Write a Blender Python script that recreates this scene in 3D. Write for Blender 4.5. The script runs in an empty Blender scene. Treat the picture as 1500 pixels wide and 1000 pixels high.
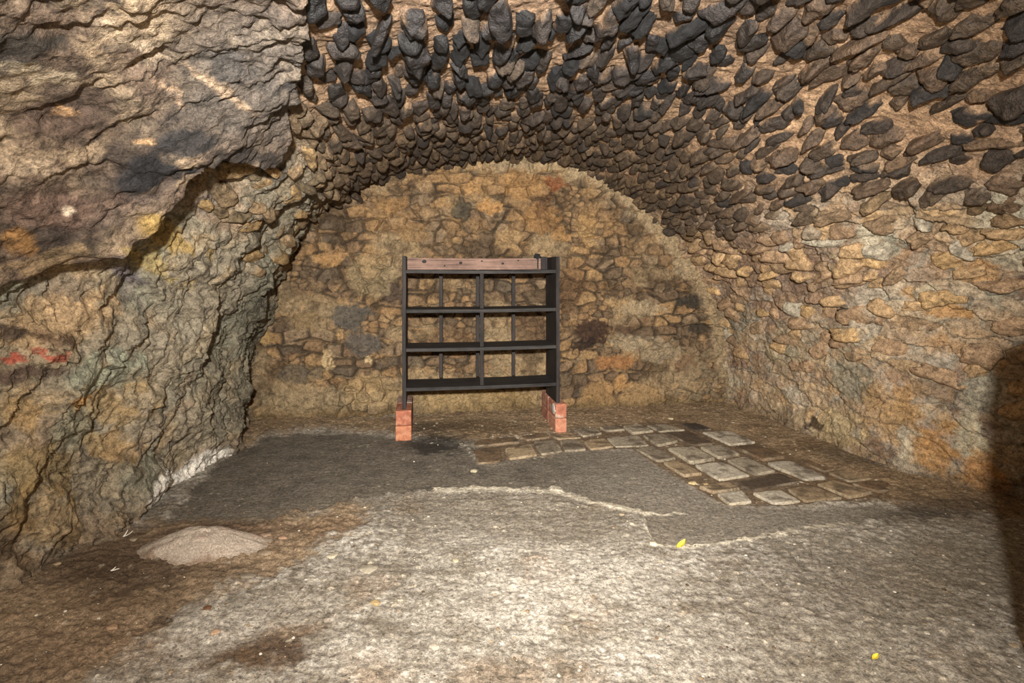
import bpy, bmesh, math, random
import numpy as np
from mathutils import Vector, Matrix

random.seed(7)
rng = np.random.default_rng(11)
SC = bpy.context.scene
COL = SC.collection
F = 780.0            # focal length in pixels of the 1500 px wide frame
HOR = 397.0          # horizon row
CH = 1.15            # camera height (m)

# ------------------------------------------------------------------ helpers
def lin(c):
    c = np.asarray(c, float) / 255.0
    return np.where(c <= 0.04045, c / 12.92, ((c + 0.055) / 1.055) ** 2.4)

def sm(a, b, x):
    t = np.clip((x - a) / (b - a), 0, 1)
    return t * t * (3 - 2 * t)

def hsh(ix, iy, seed):
    ix = ix.astype(np.int64); iy = iy.astype(np.int64)
    h = (ix * 374761393 + iy * 668265263 + seed * 974634777) & 0xFFFFFFFF
    h = ((h ^ (h >> 13)) * 1274126177) & 0xFFFFFFFF
    h = ((h ^ (h >> 16)) * 2246822519) & 0xFFFFFFFF
    h = h ^ (h >> 15)
    return (h & 0xFFFFFF) / float(0x1000000)

def vn(x, y, seed=0):                       # gradient noise, about -1..1
    ix = np.floor(x); iy = np.floor(y)
    fx = x - ix; fy = y - iy
    ux = fx * fx * fx * (fx * (fx * 6 - 15) + 10)
    uy = fy * fy * fy * (fy * (fy * 6 - 15) + 10)
    def g(dx, dy):
        a = hsh(ix + dx, iy + dy, seed) * (2 * math.pi)
        return np.cos(a) * (fx - dx) + np.sin(a) * (fy - dy)
    a = g(0, 0); b = g(1, 0); c = g(0, 1); d = g(1, 1)
    return ((a + (b - a) * ux) * (1 - uy) + (c + (d - c) * ux) * uy) * 1.5

def fbm(x, y, octs=5, seed=0, gain=0.5):
    s = np.zeros_like(x); a = 1.0; t = 0
    for i in range(octs):
        s += a * vn(x * 2 ** i, y * 2 ** i, seed + i * 17)
        t += a; a *= gain
    return s / t * 1.6

def ridged(x, y, octs=5, seed=0):
    s = np.zeros_like(x); a = 1.0; t = 0
    for i in range(octs):
        s += a * (1 - np.abs(vn(x * 2 ** i, y * 2 ** i, seed + i * 13)) * 1.6)
        t += a; a *= 0.5
    return s / t

def voro(x, y, seed=0, jit=0.85):
    """id (0..1), F1, F2, dx, dy to the cell centre, second random"""
    ix = np.floor(x); iy = np.floor(y)
    f1 = np.full(x.shape, 9.0); f2 = np.full(x.shape, 9.0)
    rid = np.zeros(x.shape); rid2 = np.zeros(x.shape); dx0 = np.zeros(x.shape); dy0 = np.zeros(x.shape)
    for j in (-1, 0, 1):
        for i in (-1, 0, 1):
            cx = ix + i; cy = iy + j
            px = cx + 0.5 + jit * (hsh(cx, cy, seed) - 0.5)
            py = cy + 0.5 + jit * (hsh(cx, cy, seed + 1) - 0.5)
            dx = x - px; dy = y - py
            d = np.sqrt(dx * dx + dy * dy)
            m = d < f1
            f2 = np.where(m, f1, np.minimum(f2, d))
            f1 = np.where(m, d, f1)
            rid = np.where(m, hsh(cx, cy, seed + 2), rid)
            rid2 = np.where(m, hsh(cx, cy, seed + 3), rid2)
            dx0 = np.where(m, dx, dx0); dy0 = np.where(m, dy, dy0)
    return rid, f1, f2, dx0, dy0, rid2

def proj(P):
    """photo pixel of world points (for reading where the photo's marks lie on a surface)"""
    Y = np.maximum(P[..., 1], 0.25)
    px = 750 + F * P[..., 0] / Y
    py = HOR - F * (P[..., 2] - CH) / Y
    px = np.where(P[..., 1] < 0.3, -9999, px)
    return px, py

def floor_pt(px, py, z=0.0):
    Y = (CH - z) * F / (py - HOR)
    return Vector(((px - 750) / F * Y, Y, z))

def inpoly(px, py, pts):
    ins = np.zeros(px.shape, bool)
    n = len(pts)
    for i in range(n):
        x0, y0 = pts[i]; x1, y1 = pts[(i + 1) % n]
        if y0 == y1: continue
        c = ((y0 > py) != (y1 > py)) & (px < (x1 - x0) * (py - y0) / (y1 - y0) + x0)
        ins ^= c
    return ins

def segd(px, py, pts, closed=False):
    d = np.full(px.shape, 1e9)
    n = len(pts)
    for i in range(n if closed else n - 1):
        x0, y0 = pts[i]; x1, y1 = pts[(i + 1) % n]
        vx, vy = x1 - x0, y1 - y0
        t = np.clip(((px - x0) * vx + (py - y0) * vy) / (vx * vx + vy * vy + 1e-9), 0, 1)
        d = np.minimum(d, np.hypot(px - x0 - t * vx, py - y0 - t * vy))
    return d

def sdp(px, py, pts):                        # signed distance, + inside
    d = segd(px, py, pts, True)
    return np.where(inpoly(px, py, pts), d, -d)

def blob(px, py, cx, cy, rx, ry, rot=0.0, soft=0.35, nz=0.0):
    a = math.radians(rot)
    dx = px - cx; dy = py - cy
    u = (dx * math.cos(a) + dy * math.sin(a)) / rx
    v = (-dx * math.sin(a) + dy * math.cos(a)) / ry
    r = np.sqrt(u * u + v * v) + nz
    return 1 - sm(1 - soft, 1 + soft, r)

def mixc(c, col, m):
    return c + (lin(col) - c) * m[..., None]

def pal(r, cols, wts):
    """pick a palette colour from a random number array"""
    cum = np.cumsum(np.array(wts, float)); cum /= cum[-1]
    idx = np.minimum(np.searchsorted(cum, r), len(cols) - 1)
    return lin(np.array(cols))[idx]

def mesh_np(name, V, Fc, mat, col=None, rough=None, smooth=True, parent=None):
    """V (n,3), Fc list of int arrays (m,k); col (n,3) albedo, rough (n,)"""
    me = bpy.data.meshes.new(name)
    V = np.ascontiguousarray(V, dtype=np.float32)
    me.vertices.add(len(V)); me.vertices.foreach_set('co', V.ravel())
    loops = np.concatenate([f.ravel() for f in Fc]).astype(np.int32)
    tot = np.concatenate([np.full(len(f), f.shape[1]) for f in Fc]).astype(np.int32)
    st = np.concatenate([[0], np.cumsum(tot)[:-1]]).astype(np.int32)
    me.loops.add(len(loops)); me.loops.foreach_set('vertex_index', loops)
    me.polygons.add(len(tot)); me.polygons.foreach_set('loop_start', st); me.polygons.foreach_set('loop_total', tot)
    me.update(calc_edges=True)
    if smooth:
        me.polygons.foreach_set('use_smooth', np.ones(len(tot), bool))
    if col is not None:
        at = me.color_attributes.new('Col', 'FLOAT_COLOR', 'POINT')
        buf = np.ones((len(V), 4), np.float32)
        buf[:, :3] = np.clip(col, 0.004, 0.9)
        if rough is not None: buf[:, 3] = rough
        else: buf[:, 3] = 0.9
        at.data.foreach_set('color', buf.ravel())
    me.materials.append(mat)
    ob = bpy.data.objects.new(name, me); COL.objects.link(ob)
    if parent is not None: ob.parent = parent
    return ob

def gridf(nr, nc):
    i = np.arange(nr * nc).reshape(nr, nc)
    return np.stack([i[:-1, :-1], i[1:, :-1], i[1:, 1:], i[:-1, 1:]], -1).reshape(-1, 4)

def struct(o):
    o['kind'] = 'structure'; return o

# ------------------------------------------------------------------ materials
def nt(name):
    m = bpy.data.materials.new(name); m.use_nodes = True
    t = m.node_tree; t.nodes.clear()
    out = t.nodes.new('ShaderNodeOutputMaterial'); b = t.nodes.new('ShaderNodeBsdfPrincipled')
    t.links.new(b.outputs[0], out.inputs[0])
    return m, t, b

def noise_node(t, vec, scale, detail=6, rough=0.6, dist=0.0):
    n = t.nodes.new('ShaderNodeTexNoise'); n.inputs['Scale'].default_value = scale
    n.inputs['Detail'].default_value = detail; n.inputs['Roughness'].default_value = rough
    n.inputs['Distortion'].default_value = dist
    t.links.new(vec, n.inputs['Vector']); return n

def maprange(t, src, a, b, c, d):
    m = t.nodes.new('ShaderNodeMapRange')
    m.inputs[1].default_value = a; m.inputs[2].default_value = b; m.inputs[3].default_value = c; m.inputs[4].default_value = d
    t.links.new(src, m.inputs[0]); return m.outputs[0]

def mathn(t, op, a, b):
    m = t.nodes.new('ShaderNodeMath'); m.operation = op
    for i, v in enumerate((a, b)):
        if isinstance(v, (int, float)): m.inputs[i].default_value = v
        else: t.links.new(v, m.inputs[i])
    return m.outputs[0]

def rock_mat(name, fine=170.0, mid=38.0, amt=0.55, bump=0.6, bumpd=0.006, speck=0.0, spec=0.3, pit=0.45):
    """rough mineral surface: the object's own colour broken up by two grain sizes"""
    m, t, b = nt(name)
    at = t.nodes.new('ShaderNodeAttribute'); at.attribute_name = 'Col'
    tc = t.nodes.new('ShaderNodeTexCoord'); vec = tc.outputs['Object']
    n1 = noise_node(t, vec, fine, 3, 0.7); n2 = noise_node(t, vec, mid, 5, 0.65, 0.4)
    f1 = maprange(t, n1.outputs[0], 0.25, 0.75, 1 - amt * 0.75, 1 + amt * 0.75)
    f2 = maprange(t, n2.outputs[0], 0.3, 0.7, 1 - amt * 0.8, 1 + amt * 0.8)
    f = mathn(t, 'MULTIPLY', f1, f2)
    n5 = noise_node(t, vec, mid * 1.7, 8, 0.72, 0.8)          # dark pits and crumbs
    f = mathn(t, 'MULTIPLY', f, maprange(t, n5.outputs[0], 0.36, 0.52, pit, 1.0))
    if speck > 0:
        n4 = noise_node(t, vec, fine * 0.9, 1, 0.5)
        sp = maprange(t, n4.outputs[0], 0.70, 0.76, 0.0, speck)
        f = mathn(t, 'ADD', f, sp)
    mul = t.nodes.new('ShaderNodeVectorMath'); mul.operation = 'SCALE'
    t.links.new(at.outputs['Color'], mul.inputs[0]); t.links.new(f, mul.inputs['Scale'])
    t.links.new(mul.outputs[0], b.inputs['Base Color'])
    t.links.new(at.outputs['Alpha'], b.inputs['Roughness'])
    b.inputs['Specular IOR Level'].default_value = spec
    h = mathn(t, 'ADD', mathn(t, 'MULTIPLY', n2.outputs[0], 1.0), mathn(t, 'MULTIPLY', n1.outputs[0], 0.4))
    bp = t.nodes.new('ShaderNodeBump'); bp.inputs['Strength'].default_value = bump; bp.inputs['Distance'].default_value = bumpd
    t.links.new(h, bp.inputs['Height']); t.links.new(bp.outputs[0], b.inputs['Normal'])
    return m

def wood_mat(name, c_dark, c_light, axis='X', rough=0.7, bump=0.25):
    m, t, b = nt(name)
    tc = t.nodes.new('ShaderNodeTexCoord'); mp = t.nodes.new('ShaderNodeMapping')
    sc = {'X': (2.5, 70, 70), 'Z': (70, 70, 2.5)}[axis]
    mp.inputs['Scale'].default_value = sc
    t.links.new(tc.outputs['Object'], mp.inputs['Vector'])
    n = noise_node(t, mp.outputs[0], 1.0, 6, 0.65, 0.6)
    n2 = noise_node(t, tc.outputs['Object'], 9.0, 4, 0.6)
    f = mathn(t, 'ADD', mathn(t, 'MULTIPLY', n.outputs[0], 0.7), mathn(t, 'MULTIPLY', n2.outputs[0], 0.3))
    cr = t.nodes.new('ShaderNodeValToRGB')
    cr.color_ramp.elements[0].position = 0.36; cr.color_ramp.elements[1].position = 0.68
    cr.color_ramp.elements[0].color = (*lin(c_dark), 1); cr.color_ramp.elements[1].color = (*lin(c_light), 1)
    t.links.new(f, cr.inputs[0]); t.links.new(cr.outputs[0], b.inputs['Base Color'])
    b.inputs['Roughness'].default_value = rough; b.inputs['Specular IOR Level'].default_value = 0.3
    bp = t.nodes.new('ShaderNodeBump'); bp.inputs['Strength'].default_value = bump; bp.inputs['Distance'].default_value = 0.003
    t.links.new(n.outputs[0], bp.inputs['Height']); t.links.new(bp.outputs[0], b.inputs['Normal'])
    return m

M_vault = rock_mat('vault_stone_and_mortar', 150, 34, 0.60, 1.0, 0.012, spec=0.5, pit=.32, speck=.5)
M_left = rock_mat('bedrock_and_plaster', 140, 26, 0.6, 0.95, 0.012, pit=.35)
M_right = rock_mat('rubble_wall', 150, 30, 0.58, 0.9, 0.011, pit=.38)
M_back = rock_mat('back_wall_rubble', 120, 26, 0.5, 0.7, 0.008)
M_floor = rock_mat('worn_concrete', 230, 60, 0.62, 0.9, 0.006, speck=0.45, pit=.38)
M_slab = rock_mat('paving_stone', 200, 40, 0.35, 0.5, 0.004)
M_sand = rock_mat('sand', 330, 120, 0.45, 0.9, 0.004, speck=0.5)
M_peb = rock_mat('pebble_stone', 240, 80, 0.3, 0.4, 0.002, pit=.8)
M_brick = rock_mat('terracotta', 260, 40, 0.28, 0.35, 0.002, pit=.8)
M_wood = wood_mat('charred_dark_wood_boards', (14, 13, 13), (66, 62, 60), 'X')
M_woodz = wood_mat('charred_dark_wood_uprights', (13, 12, 12), (58, 51, 49), 'Z')
M_head = wood_mat('bare_reddish_wood', (78, 60, 53), (168, 136, 120), 'X', 0.75)

# ------------------------------------------------------------------ vault surface
B0 = np.array([-2.03, 4.11]); phi = math.atan2(.56, 3.89)
bdir = np.array([math.cos(phi), math.sin(phi)]); BW = 3.93
adir = np.array([0.19, -0.982]); adir /= np.linalg.norm(adir)

def back_hit(px, py):
    k = (px - 750) / F
    q = (k * B0[1] - B0[0]) / (bdir[0] - k * bdir[1])
    Y = B0[1] + q * bdir[1]
    return q, CH - (py - HOR) / F * Y

ARCH = [(365, 618), (368, 560), (376, 500), (390, 445), (414, 390), (450, 338), (495, 298), (545, 266), (605, 247), (680, 236), (745, 233), (805, 236),
        (860, 250), (910, 280), (960, 324), (1003, 372), (1036, 425), (1054, 480), (1062, 540), (1062, 592)]
prof = np.array([back_hit(*p) for p in ARCH]); prof[0, 1] = -0.03; prof[-1, 1] = -0.03
prof[:, 0] /= BW
# resample smoothly by arc length
dense = []
for i in range(len(prof) - 1):
    p0 = prof[max(i - 1, 0)]; p1 = prof[i]; p2 = prof[i + 1]; p3 = prof[min(i + 2, len(prof) - 1)]
    for t in np.linspace(0, 1, 20, endpoint=False):
        dense.append(0.5 * ((2 * p1) + (-p0 + p2) * t + (2 * p0 - 5 * p1 + 4 * p2 - p3) * t * t + (-p0 + 3 * p1 - 3 * p2 + p3) * t ** 3))
dense.append(prof[-1]); dense = np.array(dense)
sl = np.concatenate([[0], np.cumsum(np.hypot(np.diff(dense[:, 0]) * BW, np.diff(dense[:, 1])))])
ATOT = sl[-1]

def curve(s, pts):
    xs = [p[0] for p in pts]; ys = [p[1] for p in pts]
    return np.interp(s, xs, ys)
QL = [(-.4, -.04), (0, 0), (.65, .08), (1.53, -.02), (2.19, -.25), (5.3, -.85)]
QR = [(-.4, 3.93), (0, 3.93), (1, 3.91), (1.6, 3.95), (1.95, 4.16), (2.4, 4.4), (5.3, 4.1)]

def smooth_curve(s, pts):
    s = np.asarray(s, float)
    return sum(curve(s + d, pts) for d in (-.16, -.08, 0, .08, .16)) / 5

def vault(A, S):
    qn = np.interp(A, sl, dense[:, 0]); zz = np.interp(A, sl, dense[:, 1])
    ql = smooth_curve(S, QL); qr = smooth_curve(S, QR)
    q = ql + (qr - ql) * qn
    x = B0[0] + S * adir[0] + q * bdir[0]
    y = B0[1] + S * adir[1] + q * bdir[1]
    return np.stack([x, y, zz * (1 + 0.012 * np.clip(S, 0, 3))], -1)

nA = 860
Av = np.linspace(0, ATOT, nA)
Sv = np.concatenate([np.arange(-0.16, 3.35, 0.0062), np.arange(3.35, 5.25, 0.05)])
SS, AA = np.meshgrid(Sv, Av, indexing='ij')
P0 = vault(AA, SS)
def grid_normals(P):
    du = np.gradient(P, axis=1); dv = np.gradient(P, axis=0)
    n = np.cross(du, dv); n /= np.linalg.norm(n, axis=-1, keepdims=True) + 1e-12
    return n
N0 = grid_normals(P0)
# make normals point into the cellar
mid = P0[:, nA // 2]
if N0[50, nA // 2, 2] > 0: N0 = -N0
px0, py0 = proj(P0)

# ---- large masses of the left side
MASS = [(472, -300), (470, 0), (462, 60), (455, 120), (446, 170), (438, 205), (420, 240), (402, 250), (360, 243), (330, 238), (302, 240), (287, 250), (264, 283),
        (232, 314), (200, 340), (166, 364), (160, 382), (130, 398), (95, 410), (70, 426), (40, 440), (-10, 458), (-700, 640), (-700, -300)]
EDGE = [(402, 250), (360, 243), (302, 240), (287, 250), (232, 314), (166, 364)]
w1 = fbm(AA * 7, SS * 7, 4, 5)
hm = 0.13
pm, qm = proj(P0 + N0 * hm)
sd = sdp(pm, qm, MASS) + w1 * 5
strength = 0.040 + 0.115 * np.exp(-segd(pm, qm, EDGE) / 85.0)
# higher up the mass thins into the vault
massm = sm(-2.0, 3.5, sd)
h = strength * massm
front = (SS > 3.2)
# recess under the ledge
rec = np.exp(-((segd(pm, qm, [(300, 262), (185, 372)]) / 55.0) ** 2)) * (1 - massm)
h -= 0.05 * rec

leftz = sm(2.35, 1.75, AA) * (1 - sm(440, 520, px0) * sm(420, 330, py0))   # left wall weight
bed = leftz * sm(400, 470, py0 + 0.12 * (px0 - 200)) * (1 - massm)           # bedrock below
rightz = sm(ATOT - 2.05, ATOT - 1.55, AA)
ceilz = np.clip(1 - leftz - rightz, 0, 1)

def scales(x, y, seed, tx, ty):
    rid, f1, f2, dx, dy, r2 = voro(x, y, seed)
    return (r2 - 0.5) * 0.6 + tx * dx + ty * dy, rid, f2 - f1, r2

wx = fbm(AA * 3.2, SS * 3.2, 4, 21); wy = fbm(AA * 3.2 + 9, SS * 3.2 + 4, 4, 33)
big = fbm(AA * 1.3, SS * 1.3, 4, 3)
fine = fbm(AA * 22, SS * 22, 4, 40)
med = fbm(AA * 7, SS * 6, 4, 41)
# ceiling mortar
h += ceilz * (0.018 * med + 0.007 * fine + 0.02 * big)
# right wall: overlapping rubble scales, tilted so the far lower lip sticks out
x1 = (AA + 0.06 * wx) / 0.125; y1 = (SS + 0.07 * wy) / 0.21
sR, idR, edR, r2R = scales(x1, y1, 61, 0.45, -0.55)
x2 = (AA + 0.05 * wy) / 0.07; y2 = (SS + 0.05 * wx) / 0.09
sR2, idR2, edR2, r2R2 = scales(x2, y2, 71, 0.5, -0.5)
lowR = sm(ATOT - 1.0, ATOT - 0.5, AA)
hR = (0.042 - 0.016 * lowR) * sR + 0.012 * sR2 + 0.05 * big + 0.016 * med + 0.007 * fine
h += rightz * hR
# left bedrock: ledges and slanting strata
sx = AA * 0.75 + SS * 0.55; sy = -AA * 0.55 + SS * 0.75
rg = ridged(sx * 1.5 + 0.25 * wx, sy * 3.4 + 0.35 * wy, 5, 91)
st = fbm(sx * 1.2 + 0.3 * wx, sy * 2.6 + 0.3 * wy, 3, 97) * 3.2
saw = st - np.floor(st); saw = saw - sm(0.86, 1.0, saw)
lump = fbm(AA * 2.0, SS * 2.0, 3, 99)
sL, idL, edL, r2L = scales((AA + .08 * wx) / 0.17, (SS + .08 * wy) / 0.16, 131, -0.4, -0.5)
crumb = ridged(AA * 17 + wx, SS * 17 + wy, 3, 141) - .5
flow = ridged(AA * 1.6 + .5 * wx, SS * 9 + 1.1 * wy, 4, 147) - .5            # run-down vertical folds
hL = 0.05 * (rg - 0.55) + 0.024 * saw + 0.09 * lump + 0.024 * sL + 0.016 * med + 0.009 * fine + .028 * flow + .008 * crumb
pock = sm(.25, .6, fbm(AA * 6 + 3, SS * 6, 4, 151))
hM = 0.012 * sL + 0.010 * (rg - 0.5) + 0.050 * lump + 0.012 * med + 0.008 * fine + .006 * crumb - .022 * pock
lmix = np.clip(massm, 0, 1)
h += leftz * (hL * (1 - lmix)) + np.maximum(leftz, massm) * hM * lmix
# keep the foot of the walls near the floor line
P1 = P0 + N0 * h[..., None]
px1, py1 = proj(P1)

# ---- albedo of the vault and the side walls
tn = fbm(AA * 4.5, SS * 4.5, 5, 201); tn2 = fbm(AA * 11, SS * 11, 4, 207); tn3 = fbm(AA * 1.8, SS * 1.8, 4, 211)
qx = px1 + 14 * tn2 + 10 * tn; qy = py1 + 14 * fbm(AA * 11 + 5, SS * 11, 4, 213) + 8 * tn3
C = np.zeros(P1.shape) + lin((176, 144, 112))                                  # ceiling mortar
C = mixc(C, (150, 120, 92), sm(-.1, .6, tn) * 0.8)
C = mixc(C, (128, 104, 82), sm(1.3, .5, np.abs(AA - ATOT * .47)) * sm(1.2, 2.6, SS) * .9)  # near crown mortar painted darker to hold down the close flash's light
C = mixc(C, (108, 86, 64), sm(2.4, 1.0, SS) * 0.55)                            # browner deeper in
# right wall
cR = pal(idR, [(184, 154, 116), (168, 138, 110), (190, 158, 112), (152, 130, 104), (176, 166, 146), (138, 112, 92)], [4, 3, 2, 3, 1.6, 2])
cR2 = pal(idR2, [(180, 140, 84), (150, 120, 88), (168, 150, 120), (120, 96, 70)], [3, 3, 2, 2])
cR = cR * 0.6 + cR2 * 0.4
cR = mixc(cR, (184, 168, 140), sm(0.05, 0.55, fbm(AA * 2.6 + 3, SS * 2.6, 4, 221)) * 0.5)
cR = mixc(cR, (146, 142, 126), sm(0.12, 0.02, edR) * 0.55)
cR = mixc(cR, (170, 136, 88), lowR * sm(-.1, .5, tn) * 0.45)
cR = mixc(cR, (176, 164, 142), lowR * sm(.15, .5, tn2 + .5 * tn3) * .5)
g_ = cR.mean(-1, keepdims=True); cR = cR * .8 + g_ * .2
cR = mixc(cR, (150, 140, 116), lowR * sm(0.1, .6, tn3) * 0.6)
cR = mixc(cR, (92, 72, 48), sm(0.35, 0.8, -tn) * 0.5)
C = C + (cR - C) * rightz[..., None]
# left wall
cL = pal(idL, [(150, 136, 108), (164, 144, 108), (138, 128, 106), (154, 130, 100), (126, 116, 96)], [3, 2, 3, 2, 2])
cL = cL * 0.55 + lin((148, 134, 108)) * 0.45
cL = mixc(cL, (136, 134, 112), sm(0.0, 0.5, tn3) * 0.75)
cL = mixc(cL, (182, 152, 104), sm(0.25, .7, tn) * 0.6)
cL = mixc(cL, (98, 86, 62), sm(0.25, .7, -tn) * 0.65)
cL = mixc(cL, (112, 104, 84), sm(300, 400, px1) * 0.6)
g_ = cL.mean(-1, keepdims=True); cL = cL * .78 + g_ * .22
cM = np.zeros(P1.shape) + lin((136, 116, 98))
cM = mixc(cM, (104, 88, 76), sm(-.2, .5, tn) * 0.8)
cM = mixc(cM, (182, 160, 132), sm(0.15, .65, fbm(AA * 3.6 + 7, SS * 3.6, 5, 231)) * 0.7)
cM = mixc(cM, (84, 74, 68), sm(0.3, .75, -tn3 - .3 * tn) * 0.8)
Lw = np.maximum(leftz, massm)
cM = cM * .66
lich = fbm(AA * 5.5 + 2 + .4 * wx, SS * 5.5 + .4 * wy, 6, 241, .62); lich2 = fbm(AA * 4.2 + 20 + .4 * wy, SS * 4.2 + .4 * wx, 6, 251, .62)
cM = mixc(cM, (58, 52, 48), sm(.08, .42, lich) * .75)
cM = mixc(cM, (176, 154, 126), sm(.16, .5, lich2) * .8)
topl = sm(330, 60, py1) * sm(380, 150, px1)
cM = mixc(cM, (190, 168, 138), topl * sm(-.25, .35, tn + .3 * tn2) * 0.6)
cM = mixc(cM, (100, 94, 87), blob(qx, qy, 370, 110, 130, 100, 0, .5) * 0.7)
C = C + (cL * (1 - lmix[..., None]) + cM * lmix[..., None] - C) * Lw[..., None]
nzb = 0.45 * tn2 + 0.3 * tn
# soot, stones and stains seen on the left mass
for (cx, cy, rx, ry, rot, c, k) in [
        (32, 66, 48, 18, 2, (58, 54, 48), .9), (15, 98, 40, 10, 0, (96, 92, 86), .6), (120, 150, 70, 34, 18, (84, 70, 60), .85), (60, 175, 55, 26, 0, (92, 76, 66), .8),
        (222, 258, 62, 30, -12, (40, 40, 42), .95), (272, 208, 48, 18, -8, (44, 44, 46), .9), (362, 240, 60, 18, 5, (52, 46, 42), .9), (335, 95, 28, 20, 0, (74, 72, 70), .7),
        (430, 128, 22, 12, 0, (60, 58, 58), .8), (170, 72, 26, 8, 10, (90, 80, 70), .7), (385, 20, 40, 12, 0, (90, 80, 72), .6), (215, 110, 60, 26, 25, (108, 90, 78), .7),
        (190, 60, 70, 8, 25, (196, 176, 150), .6), (60, 110, 60, 10, 12, (205, 188, 160), .6), (85, 165, 14, 7, 0, (196, 158, 118), .8), (215, 200, 18, 6, 0, (196, 160, 120), .8),
        (40, 250, 50, 12, 0, (200, 178, 150), .5), (90, 300, 90, 35, 0, (120, 96, 84), .5), (30, 350, 30, 18, 0, (160, 118, 66), .6), (105, 305, 10, 8, 30, (206, 190, 166), .8),
        (60, 385, 55, 14, -8, (160, 136, 102), .6), (200, 300, 80, 20, -20, (118, 102, 90), .6), (320, 130, 60, 7, 35, (190, 164, 136), .7), (245, 128, 30, 4, 45, (200, 170, 140), .7)]:
    m = blob(qx, qy, cx, cy, rx, ry, rot, .28, nzb)
    C = mixc(C, c, m * k * Lw)
# below the ledge: yellow layered rock, slate flake, tan plaster, red tile bits, green-grey rock
for (cx, cy, rx, ry, rot, c, k) in [
        (245, 345, 46, 22, 30, (168, 140, 82), .8), (220, 385, 50, 14, 35, (172, 150, 96), .7), (185, 405, 30, 10, 35, (108, 100, 104), .85), (190, 430, 26, 14, 30, (122, 112, 104), .6),
        (320, 300, 48, 34, 20, (146, 124, 102), .7), (300, 295, 10, 22, 30, (90, 88, 88), .5), (80, 470, 95, 36, -12, (190, 160, 120), .7), (15, 480, 26, 7, 5, (70, 58, 52), .85),
        (75, 495, 30, 12, 10, (96, 74, 58), .8), (20, 520, 20, 4, 5, (168, 78, 60), .85), (70, 512, 26, 4, 3, (160, 72, 56), .8), (30, 545, 60, 12, -4, (84, 66, 58), .8),
        (145, 545, 48, 26, -20, (150, 152, 132), .85), (115, 625, 42, 32, -40, (148, 144, 122), .75), (120, 585, 16, 8, -25, (190, 144, 84), .8), (170, 590, 42, 30, 0, (168, 142, 98), .6),
        (40, 600, 40, 30, 0, (180, 146, 92), .55), (160, 650, 40, 20, 0, (174, 140, 86), .5), (50, 690, 50, 40, 0, (150, 126, 80), .6), (10, 790, 40, 40, 0, (92, 72, 48), .7),
        (375, 470, 22, 60, 12, (86, 84, 72), .6), (330, 560, 36, 90, 8, (112, 106, 88), .45), (65, 760, 50, 40, 0, (160, 132, 88), .5), (110, 450, 40, 12, -25, (186, 158, 122), .6)]:
    m = blob(qx, qy, cx, cy, rx, ry, rot, .3, nzb)
    C = mixc(C, c, m * k * Lw)
WP = [(214, 746), (226, 712), (250, 690), (300, 662), (336, 654), (344, 664), (318, 682), (292, 706), (252, 744)]
wp = sm(-4, 5, sdp(px1 + 7 * tn2, py1 + 9 * tn2, WP)) * leftz
C = mixc(C, (228, 222, 210), wp * 0.95)
# right wall marks
for (cx, cy, rx, ry, rot, c, k) in [
        (1475, 345, 55, 50, 20, (196, 188, 164), .7), (1480, 295, 40, 20, 10, (186, 182, 160), .7), (1285, 352, 36, 16, 22, (190, 180, 156), .9), (1310, 360, 22, 12, 30, (140, 138, 122), .7),
        (1215, 400, 22, 22, 40, (196, 178, 138), .7), (1345, 430, 26, 10, 0, (184, 144, 92), .7), (1430, 400, 30, 14, -5, (180, 140, 92), .7), (1385, 455, 32, 10, 5, (182, 136, 80), .7),
        (1355, 428, 20, 8, 0, (172, 170, 150), .6), (1470, 430, 14, 26, 30, (140, 140, 124), .6), (1400, 510, 45, 14, 10, (172, 136, 96), .6), (1440, 560, 30, 40, 20, (156, 150, 130), .7),
        (1420, 640, 18, 40, -15, (188, 178, 150), .75), (1225, 630, 36, 34, -25, (184, 164, 124), .75), (1195, 622, 10, 13, 0, (56, 42, 30), .9), (1245, 560, 22, 40, -30, (128, 128, 112), .6),
        (1080, 470, 20, 26, 20, (118, 118, 104), .6), (1310, 600, 50, 40, 0, (170, 130, 74), .5), (1370, 660, 40, 30, 0, (184, 134, 70), .6), (1130, 600, 40, 18, 20, (150, 132, 104), .6),
        (1330, 660, 14, 30, -20, (196, 186, 160), .6), (1280, 690, 40, 12, 15, (150, 142, 124), .6), (1440, 690, 30, 24, 10, (188, 132, 66), .6), (1150, 520, 30, 40, 20, (150, 138, 110), .4)]:
    m = blob(qx, qy, cx, cy, rx, ry, rot, .3, nzb)
    C = mixc(C, c, m * k * rightz)
# purplish brown band where the vault springs on the right
C = mixc(C, (112, 88, 74), blob(qx, qy, 1130, 390, 120, 60, 25, .5, .3 * tn) * .6 * rightz)
# earth splashed up at the foot
foot = sm(.14, .0, P1[..., 2] + .05 * tn)
C = mixc(C, (112, 92, 68), foot * .5 * (1 - wp))
R = np.full(SS.shape, 0.92)

# ------------------------------------------------------------------ protruding vault stones
def ico(sub):
    bm = bmesh.new(); bmesh.ops.create_icosphere(bm, subdivisions=sub, radius=1.0)
    v = np.array([p.co[:] for p in bm.verts]); f = np.array([[q.index for q in p.verts] for p in bm.faces]); bm.free()
    v /= np.linalg.norm(v, axis=1, keepdims=True)
    return v, f
ICO = {3: ico(3), 4: ico(4)}

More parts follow.
